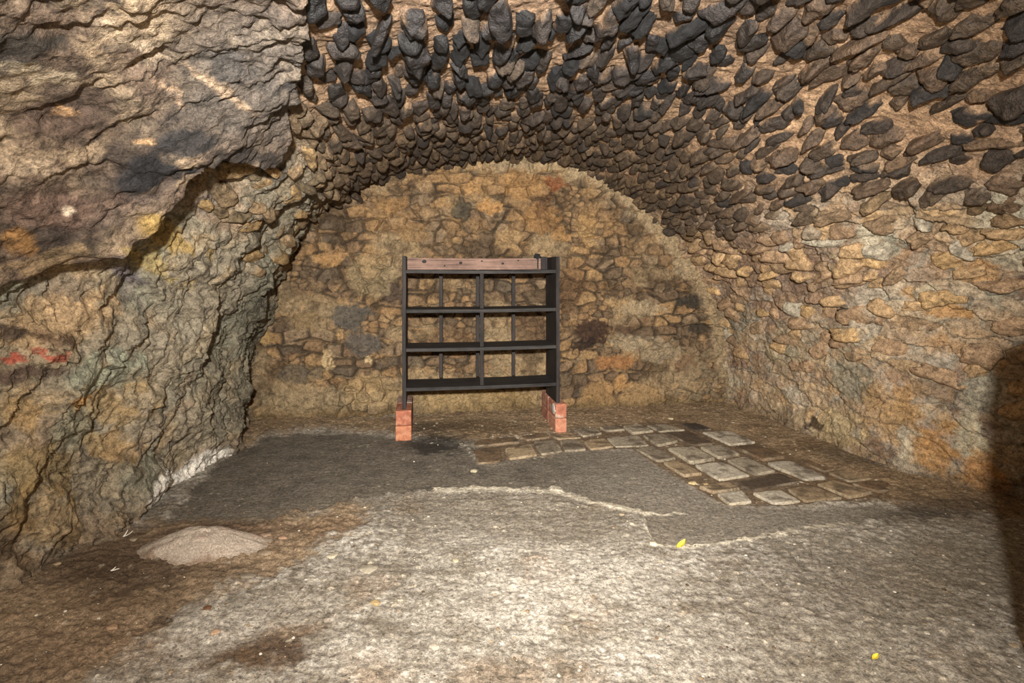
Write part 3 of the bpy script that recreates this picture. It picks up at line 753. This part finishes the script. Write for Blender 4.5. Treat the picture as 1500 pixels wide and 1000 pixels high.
# unseen block added just right of the view to throw the right-hand shade
def blocker(name, x0, x1, y0, y1, z1):
    n, m = 60, 48
    th = np.linspace(0, 2 * math.pi, n, endpoint=False); zz = np.linspace(-.05, z1, m)
    T, Z = np.meshgrid(th, zz)
    cs, sn = np.cos(T), np.sin(T)
    k = (np.abs(cs) ** 12 + np.abs(sn) ** 12) ** (-1 / 12)
    nzs = fbm(T * 3 / math.pi * 2, Z * 6, 4, 651)
    taper = 1 - .25 * sm(z1 * .88, z1, Z)
    X = (x0 + x1) / 2 + (x1 - x0) / 2 * k * cs * taper + .025 * nzs * np.maximum(cs, 0)
    Yv = (y0 + y1) / 2 + (y1 - y0) / 2 * k * sn * taper + .025 * nzs * sn
    V = np.stack([X, Yv, Z], -1).reshape(-1, 3)
    i = np.arange(m * n).reshape(m, n)
    q = np.stack([i[:-1], np.roll(i[:-1], -1, 1), np.roll(i[1:], -1, 1), i[1:]], -1).reshape(-1, 4)
    V = np.concatenate([V, [[(x0 + x1) / 2, (y0 + y1) / 2, z1 + .02]]])
    capf = np.stack([i[-1], np.roll(i[-1], -1), np.full(n, m * n)], -1)
    cc = np.zeros((len(V), 3)) + lin((150, 122, 86))
    return struct(mesh_np(name, V, [q, capf], M_right, cc, np.full(len(V), .9)))
blocker('shade_block', 1.315, 2.5, 1.04, 1.36, 1.16)

# ------------------------------------------------------------------ shelf unit
def box_bm(bm, x0, x1, y0, y1, z0, z1, bev=.0015, jit=0.0, cuts=0):
    r = bmesh.ops.create_cube(bm, size=1.0)
    vs = r['verts']
    bmesh.ops.scale(bm, vec=(x1 - x0, y1 - y0, z1 - z0), verts=vs)
    bmesh.ops.translate(bm, vec=((x0 + x1) / 2, (y0 + y1) / 2, (z0 + z1) / 2), verts=vs)
    es = list({e for v in vs for e in v.link_edges})
    if bev: bmesh.ops.bevel(bm, geom=es, offset=bev, segments=2, affect='EDGES', profile=.6)
    return bm
def bobj(name, bm, mat, parent=None):
    me = bpy.data.meshes.new(name); bm.to_mesh(me); bm.free()
    me.materials.append(mat)
    o = bpy.data.objects.new(name, me); COL.objects.link(o)
    if parent is not None: o.parent = parent
    return o
def long_board(name, x0, x1, y0, y1, z0, z1, mat, parent, ax=0, seed=0, bow=.004, bev=.002):
    """a board cut into many sections so it can bow, wander and wear along its length"""
    bm = bmesh.new(); box_bm(bm, x0, x1, y0, y1, z0, z1, bev)
    lo = (x0, y0, z0)[ax]; hi = (x1, y1, z1)[ax]
    for i in range(1, 14):
        co = [0, 0, 0]; co[ax] = lo + (hi - lo) * i / 14; no = [0, 0, 0]; no[ax] = 1
        bmesh.ops.bisect_plane(bm, geom=bm.verts[:] + bm.edges[:] + bm.faces[:], plane_co=co, plane_no=no)
    r = random.Random(seed); p1, p2 = r.uniform(0, 6), r.uniform(0, 6)
    for v in bm.verts:
        t = (v.co[ax] - lo) / (hi - lo)
        o1 = (ax + 1) % 3; o2 = (ax + 2) % 3
        v.co[o1] += bow * .35 * math.sin(t * 7 + p1) * math.sin(math.pi * t)
        v.co[o2] -= bow * math.sin(math.pi * t) * (1 if ax == 0 else .3 * math.sin(t * 5 + p2))
    return bobj(name, bm, mat, parent)

Lft = Vector((-.751, 3.640, 0)); Rgt = Vector((.343, 3.823, 0))
W = (Rgt - Lft).length; ang = math.atan2(Rgt.y - Lft.y, Rgt.x - Lft.x)
unit = bpy.data.objects.new('shelf_unit', None); COL.objects.link(unit)
unit.location = Lft; unit.rotation_euler = (0, 0, ang)
unit['label'] = 'tall open dark wooden shelf unit standing on brick blocks before the back wall'; unit['category'] = 'shelf'
DP = .325; ZB = .204; ZT = 1.255; TH = .026
for sname, xx, mt in (('side_panel', 0.0, M_woodz), ('side_panel', W - TH, M_woodz)):
    long_board(sname, xx, xx + TH, 0, DP, ZB, ZT, mt, unit, 2, int(xx * 100) + 3, .003)
for i, zt in enumerate((1.160, .887, .620, .350)):
    long_board('shelf_board', TH, W - TH, .004, DP - .022, zt - .024, zt, M_wood, unit, 0, i + 20, .004)
hd = long_board('header_board', TH, W - TH, DP - .026, DP - .002, 1.162, 1.248, M_head, unit, 0, 40, .001)
hd['label'] = 'bare reddish board along the top at the back'
# dark knots in the header
for kx, kz, kr in ((.15, 1.222, .013), (.42, 1.212, .010), (.58, 1.226, .006), (.74, 1.208, .008), (.86, 1.232, .005), (.30, 1.19, .005)):
    bm = bmesh.new(); bmesh.ops.create_uvsphere(bm, u_segments=16, v_segments=8, radius=1)
    for v in bm.verts: v.co = Vector((kx + v.co.x * kr * 1.3, DP - .0262 + v.co.y * .0025, kz + v.co.z * kr))
    bobj('knot', bm, M_woodz, hd)
# front middle post between the boards (notched over them) and three slim posts at the back
zs = (1.160, .887, .620, .350)
cxp = W * .494
for i in range(3):
    long_board('divider_post', cxp - .012, cxp + .012, .0, .022, zs[i + 1] + .0005, zs[i] - .0245, M_woodz, unit, 2, 60 + i, .001)
bxp = [W * .246, W * .495, W * .743]
for i, xx in enumerate(bxp):
    long_board('back_post', xx - .013, xx + .013, DP - .021, DP - .001, .352, 1.161, M_woodz, unit, 2, 70 + i, .002)
# black lump tied to the top right corner with a tail hanging along the board end
bm = bmesh.new(); bmesh.ops.create_icosphere(bm, subdivisions=4, radius=1)
rk = random.Random(3)
for v in bm.verts:
    d = v.co.copy(); k = 1 + .18 * math.sin(4 * d.x + 1) * math.sin(5 * d.z) + .1 * math.sin(9 * d.y + 3 * d.x)
    v.co = Vector((W - .10 + d.x * .026 * k, DP - .02 + d.y * .02 * k, 1.264 + d.z * .022 * k))
m_blk, t_, b_ = nt('black_rag'); b_.inputs['Base Color'].default_value = (.006, .006, .007, 1); b_.inputs['Roughness'].default_value = .8
ntex = noise_node(t_, t_.nodes.new('ShaderNodeTexCoord').outputs['Object'], 90); bpn = t_.nodes.new('ShaderNodeBump'); bpn.inputs['Strength'].default_value = .5; bpn.inputs['Distance'].default_value = .003
t_.links.new(ntex.outputs[0], bpn.inputs['Height']); t_.links.new(bpn.outputs[0], b_.inputs['Normal'])
rag = bobj('knotted_rag', bm, m_blk, unit); rag['label'] = 'black knotted rag on the top right corner'
long_board('hanging_tail', W - .102, W - .092, DP - .034, DP - .0285, 1.170, 1.262, m_blk, rag, 2, 81, .002)
# upright end cleat right of the rag
long_board('end_cleat', W - .074, W - TH - .001, DP - .05, DP - .028, 1.162, 1.262, M_woodz, unit, 2, 85, .001)

# ------------------------------------------------------------------ bricks under the shelf unit
def brick(loc, rz, w, l, hgt, label, c, seed, mortar=0.0, group='red bricks under the shelf unit'):
    n = 22
    D6 = []
    r = np.random.default_rng(seed)
    V = []; Fq = []; Cc = []
    base = 0
    off = r.uniform(0, 90)
    for axis in range(3):
        for sgn in (-1, 1):
            u, v = np.meshgrid(np.linspace(-1, 1, n), np.linspace(-1, 1, n), indexing='ij')
            p = np.zeros((n, n, 3)); p[..., axis] = sgn; p[..., (axis + 1) % 3] = u; p[..., (axis + 2) % 3] = v
            hs = np.array([w / 2, l / 2, hgt / 2]); X = p * hs
            # rounded, chipped arrises
            rr_ = .006 + .004 * fbm(X[..., 0] * 30 + off, X[..., 1] * 30 + X[..., 2] * 41, 3, seed)
            inner = np.clip(X, -(hs - .008), hs - .008); dlt = X - inner; ln = np.linalg.norm(dlt, axis=-1, keepdims=True)
            X = inner + dlt / np.maximum(ln, 1e-6) * np.minimum(ln, .008)
            nse = fbm(X[..., 0] * 22 + off, X[..., 1] * 22 + X[..., 2] * 27, 4, seed + 5)
            X = X * (1 - .012 + .012 * nse[..., None])
            V.append(X.reshape(-1, 3)); f = gridf(n, n) + base
            Fq.append(f if sgn < 0 else f[:, ::-1]); base += n * n
            cc = np.zeros((n, n, 3)) + lin(c)
            cc = mixc(cc, (190, 140, 112), sm(-.1, .6, nse) * .5); cc = mixc(cc, (132, 78, 58), sm(.2, .7, -nse) * .5)
            if mortar > 0:
                gm = sm(-.1, .35, fbm(X[..., 1] * 14 + off, X[..., 2] * 20 + X[..., 0] * 9, 4, seed + 9)) * mortar
                cc = mixc(cc, (190, 182, 166), gm)
            Cc.append(cc.reshape(-1, 3))
    V = np.concatenate(V); V[:, 2] += hgt / 2
    o = mesh_np('brick', V, [np.concatenate(Fq)], M_brick, np.concatenate(Cc), np.full(len(V), .85))
    o.location = loc; o.rotation_euler = (0, 0, rz)
    o['label'] = label; o['category'] = 'brick'; o['group'] = group
    return o
dv = Vector((-math.sin(ang), math.cos(ang), 0)); du_ = Vector((math.cos(ang), math.sin(ang), 0))
def spot(base, along, side): return base + dv * along + du_ * side
Lb = floor_pt(591, 645); Rb = floor_pt(822, 633)
Lb.z = Rb.z = -.006
bl = .222; bh = .104
def at(base, k, z): 
    p = base + dv * (bl / 2 + k * (bl + .006)); p.z = base.z + z; return p
brick(at(Lb, 0, 0), ang, .110, bl, bh, 'lower front red brick of the left block under the shelf, on the dark floor', (176, 116, 86), 31)
brick(at(Lb, 0, bh + .001), ang, .108, bl, bh, 'upper front red brick of the left block, under the left side panel', (158, 98, 76), 32)
brick(at(Lb, 1, 0), ang, .110, bl, bh, 'lower rear brick of the left block, behind the front one', (148, 104, 92), 33)
brick(at(Lb, 1, bh + .001), ang, .108, bl, bh, 'upper rear greyish brick of the left block, behind the front one', (128, 96, 90), 34, .5)
brick(at(Rb, 0, 0), ang, .086, bl, bh, 'lower front red brick of the right block, on the paving, pale at its corner', (184, 126, 100), 35, .35)
brick(at(Rb, 0, bh + .001), ang, .086, bl, bh, 'upper front red brick of the right block, with white mortar on its side', (164, 104, 82), 36, .45)
brick(at(Rb, 1, 0), ang, .086, bl, bh, 'lower rear red brick of the right block, half in shade', (146, 96, 82), 37)
brick(at(Rb, 1, bh + .001), ang, .086, bl, bh, 'upper rear dusty red brick of the right block, under the right side panel', (156, 100, 84), 38, .3)
# patch of white mortar on the inner side of the right block
# (kept as part of the brick it sticks to)
mp_n = 22
mu, mv = np.meshgrid(np.linspace(-1, 1, mp_n), np.linspace(-1, 1, mp_n), indexing='ij')
rad_ = np.sqrt(mu ** 2 + mv ** 2); ms = np.maximum(np.abs(mu), np.abs(mv)) / np.maximum(rad_, 1e-6)
mu2, mv2 = mu * ms, mv * ms
wob = 1 + .22 * vn(mu * 2.3, mv * 2.3, 8)
Vm = np.stack([-.0445 - .006 * (1 - np.clip(np.hypot(mu2, mv2), 0, 1) ** 2) + .004 * (np.hypot(mu2, mv2) > .98), -.060 + mv2 * .045 * wob, .060 + mu2 * .040 * wob], -1).reshape(-1, 3)
rb = [o for o in bpy.data.objects if o.get('label', '').startswith('upper front red brick of the right')][0]
pm_ = mesh_np('mortar_patch', Vm, [gridf(mp_n, mp_n)], M_brick, np.zeros((len(Vm), 3)) + lin((196, 192, 184)), np.full(len(Vm), .9), parent=rb)
pm_['label'] = 'white mortar stuck to the brick'

# ------------------------------------------------------------------ sand pile
n = 110
tr, tt = np.meshgrid(np.linspace(0, 1, 60), np.linspace(0, 2 * math.pi, 140, endpoint=False), indexing='ij')
sc_ = Vector((-1.285, 2.235, 0))
ox = tr * np.cos(tt); oy = tr * np.sin(tt)
wb_ = fbm(np.cos(tt) * 1.6 + 4, np.sin(tt) * 1.6, 3, 701)
Xs = .275 * ox * (1 + .10 * wb_); Ys = .135 * oy * (1 + .12 * wb_)
prf = np.clip(1 - tr ** 2, 0, 1) ** 1.35
bump = fbm(Xs * 14, Ys * 14, 5, 705)
Zs = .068 * prf * (1 + .12 * np.cos(tt - 2.6)) + .0075 * bump * sm(0, .3, prf) - .004
Zs = np.where(tr > .99, -.025, Zs)
cs_ = np.zeros(Xs.shape + (3,)) + lin((182, 168, 152)); cs_ = mixc(cs_, (160, 138, 122), sm(0, .6, bump) * .5); cs_ = mixc(cs_, (132, 108, 84), sm(.8, 1., tr + .2 * bump) * .6)
Vs = np.stack([Xs, Ys, Zs], -1).reshape(-1, 3)
ii = np.arange(60 * 140).reshape(60, 140)
qs = np.stack([ii[:-1], ii[1:], np.roll(ii[1:], -1, 1), np.roll(ii[:-1], -1, 1)], -1).reshape(-1, 4)
sp = mesh_np('sand_pile', Vs, [qs], M_sand, cs_.reshape(-1, 3), np.full(len(Vs), .95))
sp.location = sc_; sp['label'] = 'low mound of pale pinkish sand heaped on the dark earth floor'; sp['category'] = 'sand'

# ------------------------------------------------------------------ loose stones on the floor
def pebble(px, py, wpx, hpx, c, label, seed, cat='stone', group='loose stones on the floor', name='stone'):
    g = floor_pt(px, py + hpx * .35)
    sz = wpx / F * g.y / 2
    r = np.random.default_rng(seed)
    D, Fi = ICO[3]
    rad = hull_dirs(D, 1, r, .3, 10)[0]
    V = D * rad[:, None] * np.array([sz, sz * r.uniform(.6, .9), max(sz * min(.42, hpx / wpx * .8), .004)])
    V *= 1 + .08 * fbm(V[:, 0] * 40 + seed, V[:, 1] * 40 + V[:, 2] * 30, 3, seed)[:, None]
    zz = -V[:, 2].min() * .55
    V[:, 2] += zz
    cc = np.zeros((len(V), 3)) + lin(c) * .72
    o = mesh_np(name, V, [Fi], M_peb, cc, np.full(len(V), .85))
    o.location = (g.x, g.y, hfloor(g.x, g.y) - .002); o.rotation_euler = (0, 0, r.uniform(-.5, .5))
    o['label'] = label; o['category'] = cat; o['group'] = group
    return o
PB = [
    (388, 783, 16, 6, (172, 146, 122), 'flat pinkish pebble touching the right end of the sand mound'),
    (414, 785, 13, 6, (184, 150, 122), 'pinkish tan stone on dark earth, just right of the sand mound'),
    (389, 810, 18, 6, (160, 142, 118), 'half buried flat stone below the right end of the sand mound'),
    (362, 842, 22, 6, (150, 138, 120), 'wide flat grey stone level with the earth, below the sand mound'),
    (220, 860, 17, 6, (160, 136, 104), 'small tan stone on the brown earth, below the left end of the sand mound'),
    (196, 788, 10, 5, (176, 160, 134), 'grey chip beside the white feather near the left rock wall'),
    (83, 825, 9, 7, (190, 166, 132), 'small pale stone near the foot of the left rock wall'),
    (486, 813, 16, 6, (206, 194, 168), 'smooth pale oval stone on the worn concrete right of the sand mound'),
    (303, 889, 11, 6, (120, 84, 56), 'little brown clod where the earth meets the pale concrete'),
    (164, 920, 16, 6, (176, 146, 116), 'pinkish stone chip in the brown earth, lower left'),
    (315, 926, 13, 6, (200, 168, 138), 'pinkish chip on the pale concrete, lower left'),
    (540, 832, 24, 5, (180, 170, 150), 'long whitish stone sliver on the concrete left of centre'),
    (667, 818, 10, 8, (196, 182, 152), 'small upright pale pebble in the middle of the concrete'),
    (550, 880, 15, 11, (190, 164, 118), 'yellowish stone chip set in the concrete, lower left of centre'),
    (636, 945, 16, 8, (190, 180, 162), 'chalky white lump on the concrete near the lower middle'),
    (840, 900, 13, 5, (184, 174, 156), 'flat whitish pebble on the brightest concrete'),
    (911, 750, 8, 9, (196, 180, 150), 'pale pebble on the broken concrete edge, left of the yellow leaf'),
    (1015, 703, 12, 7, (206, 184, 138), 'cream stone in the earth gap beside the front paving slabs'),
    (1034, 705, 8, 4, (190, 162, 118), 'tan stone in the earth gap, right of the cream one'),
    (957, 796, 12, 8, (214, 202, 176), 'white crumb of mortar on the crack, left of the yellow leaf'),
    (694, 686, 11, 6, (188, 178, 150), 'flat pale stone at the left corner of the paving'),
    (982, 612, 8, 4, (200, 182, 148), 'small pale pebble on the earth behind the paving'),
    (1358, 928, 9, 6, (216, 206, 186), 'white chip on the grey concrete at the lower right'),
    (1486, 945, 13, 9, (176, 156, 128), 'tan stone at the right edge below the shade'),
    (1440, 852, 8, 5, (210, 196, 168), 'pale chip at the border of the shade on the right'),
]
for i, (px, py, w_, h_, c, lab) in enumerate(PB):
    pebble(px, py, w_, h_, c, lab, 1000 + i)

# fine grit over the floor: uncountable
gr = np.random.default_rng(77)
D, Fi = ico(2)
Vg, Fg, Cg = [], [], []
kk = 0
cols = [(210, 198, 174), (176, 150, 118), (150, 128, 100), (120, 98, 76), (222, 214, 198), (92, 74, 56)]
while kk < 1700:
    Yg = 1.35 + 2.6 * gr.uniform() ** 1.5; Xg = gr.uniform(-1.6, 2.4)
    if abs(Xg) > Yg * .97: continue
    if Xg > 1.9 and Yg > 2.6: continue
    gpx = 750 + F * Xg / Yg; gpy = HOR + F * CH / Yg
    sdg = float(sdp(np.array([gpx]), np.array([gpy]), SCREED)[0])
    if sdg > 0 and gr.uniform() > .18: continue
    if abs(gpx - 591) < 22 and 575 < gpy < 652 or abs(gpx - 815) < 26 and 565 < gpy < 640: continue
    if any(abs(gpx - p_[0]) < p_[2] * .9 + 3 and abs(gpy - p_[1]) < p_[3] + 5 for p_ in PB): continue
    if (Xg + 1.285) ** 2 / .09 + (Yg - 2.235) ** 2 / .04 < 1: continue
    s_ = .0018 + .0050 * gr.uniform() ** 5
    v = D * np.array([s_, s_ * gr.uniform(.6, 1), s_ * gr.uniform(.4, .7)]) * (1 + .25 * gr.uniform(-1, 1, (len(D), 1)))
    v = v + np.array([Xg, Yg, hfloor(Xg, Yg) + s_ * .25])
    Vg.append(v); Fg.append(Fi + kk * len(D)); Cg.append(np.zeros((len(D), 3)) + lin(cols[gr.integers(0, 6)]) * .75); kk += 1
gro = mesh_np('floor_grit', np.concatenate(Vg), [np.concatenate(Fg)], M_peb, np.concatenate(Cg), np.full(kk * len(D), .9))
gro['kind'] = 'stuff'; gro['label'] = 'fine pale and brown grit scattered over the cellar floor'; gro['category'] = 'grit'

# ------------------------------------------------------------------ feathers and leaves
def flat_mat(name, c, tr=.0):
    m, t, b = nt(name)
    tc = t.nodes.new('ShaderNodeTexCoord'); n_ = noise_node(t, tc.outputs['Object'], 120)
    f = maprange(t, n_.outputs[0], .3, .7, .75, 1.15)
    v = t.nodes.new('ShaderNodeVectorMath'); v.operation = 'SCALE'; v.inputs[0].default_value = tuple(lin(c)); t.links.new(f, v.inputs['Scale'])
    t.links.new(v.outputs[0], b.inputs['Base Color']); b.inputs['Roughness'].default_value = .7
    return m
M_fea = flat_mat('white_feather', (232, 226, 212)); M_leaf = flat_mat('yellow_leaf', (214, 190, 60)); M_stem = flat_mat('leaf_stem', (150, 130, 60))
def blade(length, width, curl, notch=0.0, nseg=18, thick=.0006, seed=1):
    """a thin curled leaf-shaped blade with a real (closed) thickness, along +x"""
    bm = bmesh.new(); r = random.Random(seed)
    top, bot = [], []
    for i in range(nseg + 1):
        t = i / nseg; wv = width * .5 * (math.sin(math.pi * min(1, t * .94 + .05)) ** .8) * (1 + notch * math.sin(t * 40 + r.random()))
        z = curl * (t * t) * length + .002
        rt = []; rbm = []
        for j in range(5):
            s = (j - 2) / 2; zz_ = z + abs(s) * width * .25
            rt.append(bm.verts.new((t * length, s * wv, zz_ + thick))); rbm.append(bm.verts.new((t * length, s * wv, zz_)))
        top.append(rt); bot.append(rbm)
    for i in range(nseg):
        for j in range(4):
            bm.faces.new((top[i][j], top[i + 1][j], top[i + 1][j + 1], top[i][j + 1]))
            bm.faces.new((bot[i][j], bot[i][j + 1], bot[i + 1][j + 1], bot[i + 1][j]))
        bm.faces.new((top[i][0], bot[i][0], bot[i + 1][0], top[i + 1][0])); bm.faces.new((top[i][4], top[i + 1][4], bot[i + 1][4], bot[i][4]))
    bm.faces.new([top[0][j] for j in range(5)] + [bot[0][j] for j in (4, 3, 2, 1, 0)]); bm.faces.new([top[-1][j] for j in (4, 3, 2, 1, 0)] + [bot[-1][j] for j in range(5)])
    bmesh.ops.recalc_face_normals(bm, faces=bm.faces)
    return bm
def rodbm(length, rad, curl):
    bm = bmesh.new(); rings = []
    for i in range(11):
        t = i / 10; z = curl * t * t * length + .003
        rings.append([bm.verts.new((t * length, rad * math.cos(a_) * (1 - .6 * t), z + rad * math.sin(a_) * (1 - .6 * t))) for a_ in (0, 1.05, 2.1, 3.14, 4.19, 5.24)])
    for i in range(10):
        for j in range(6): bm.faces.new((rings[i][j], rings[i][(j + 1) % 6], rings[i + 1][(j + 1) % 6], rings[i + 1][j]))
    bm.faces.new(rings[0][::-1]); bm.faces.new(rings[-1])
    return bm
def feather(px, py, L, rz, label, curl, seed):
    g = floor_pt(px, py); o = bpy.data.objects.new('feather', None); COL.objects.link(o)
    o.location = (g.x, g.y, hfloor(g.x, g.y) + .001); o.rotation_euler = (0, 0, rz)
    bobj('vane', blade(L, L * .34, curl, .15, seed=seed), M_fea, o); bobj('quill', rodbm(L * 1.12, .0009, curl), M_fea, o)
    e = bobj('vane', blade(L * .6, L * .22, curl * 1.8, .2, seed=seed + 1), M_fea, o); e.rotation_euler = (0, 0, .9)
    o['label'] = label; o['category'] = 'feather'; o['group'] = 'white feathers on the earth floor'
feather(180, 786, .036, .3, 'small white feather with raised tips, between rock wall and sand mound', .55, 5)
feather(162, 836, .030, .1, 'tiny white feather lying flat on the dark earth, below the other feather', .25, 9)
def leaf(px, py, L, rz, label, curl, seed):
    g = floor_pt(px, py); o = bpy.data.objects.new('leaf', None); COL.objects.link(o)
    o.location = (g.x, g.y, hfloor(g.x, g.y) + .002); o.rotation_euler = (0, 0, rz)
    bobj('blade', blade(L, L * .6, curl, .06, seed=seed), M_leaf, o); bobj('stem', rodbm(L * 1.3, .0009, curl * .6), M_stem, o)
    o['label'] = label; o['category'] = 'leaf'; o['group'] = 'yellow leaves on the floor'
leaf(992, 806, .045, .5, 'bright yellow curled leaf on the crack in the concrete floor', .45, 3)
leaf(1278, 967, .026, .4, 'tiny yellow leaf on the grey concrete, lower right of the floor', .3, 4)

# ------------------------------------------------------------------ light: photographer's flash and lamps
def light(name, typ, loc, energy, color, **k):
    l = bpy.data.lights.new(name, typ); l.energy = energy; l.color = color
    for a_, v_ in k.items(): setattr(l, a_, v_)
    o = bpy.data.objects.new(name, l); COL.objects.link(o); o.location = loc; return o
def aim(o, tgt):
    d = Vector(tgt) - Vector(o.location); o.rotation_euler = d.to_track_quat('-Z', 'Y').to_euler()
FL = (-.01, -.34, 1.44)
light('flash_glow', 'POINT', FL, 250, (1.0, .96, .90), shadow_soft_size=.045)
s1 = light('flash_beam', 'SPOT', FL, 900, (1.0, .95, .88), shadow_soft_size=.045, spot_size=math.radians(84), spot_blend=1.0)
aim(s1, (.25, 4.3, .95))
w_ = bpy.data.worlds.new('cellar_air'); SC.world = w_; w_.use_nodes = True
w_.node_tree.nodes['Background'].inputs[0].default_value = (.02, .017, .013, 1); w_.node_tree.nodes['Background'].inputs[1].default_value = 1.0

# ------------------------------------------------------------------ camera
cd_ = bpy.data.cameras.new('camera'); cd_.sensor_width = 36.0; cd_.lens = F / 1500 * 36.0; cd_.shift_y = -(500 - HOR) / 1500.0; cd_.clip_start = .02
cam = bpy.data.objects.new('camera', cd_); COL.objects.link(cam); cam.location = (0, 0, CH); cam.rotation_euler = (math.radians(90), 0, 0)
SC.camera = cam
vs = SC.view_settings; vs.view_transform = 'Standard'; vs.look = 'None'; vs.gamma = 1.0; vs.exposure = 0.25
try: vs.use_curve_mapping = False
except Exception: pass
SC.cycles.max_bounces = 6
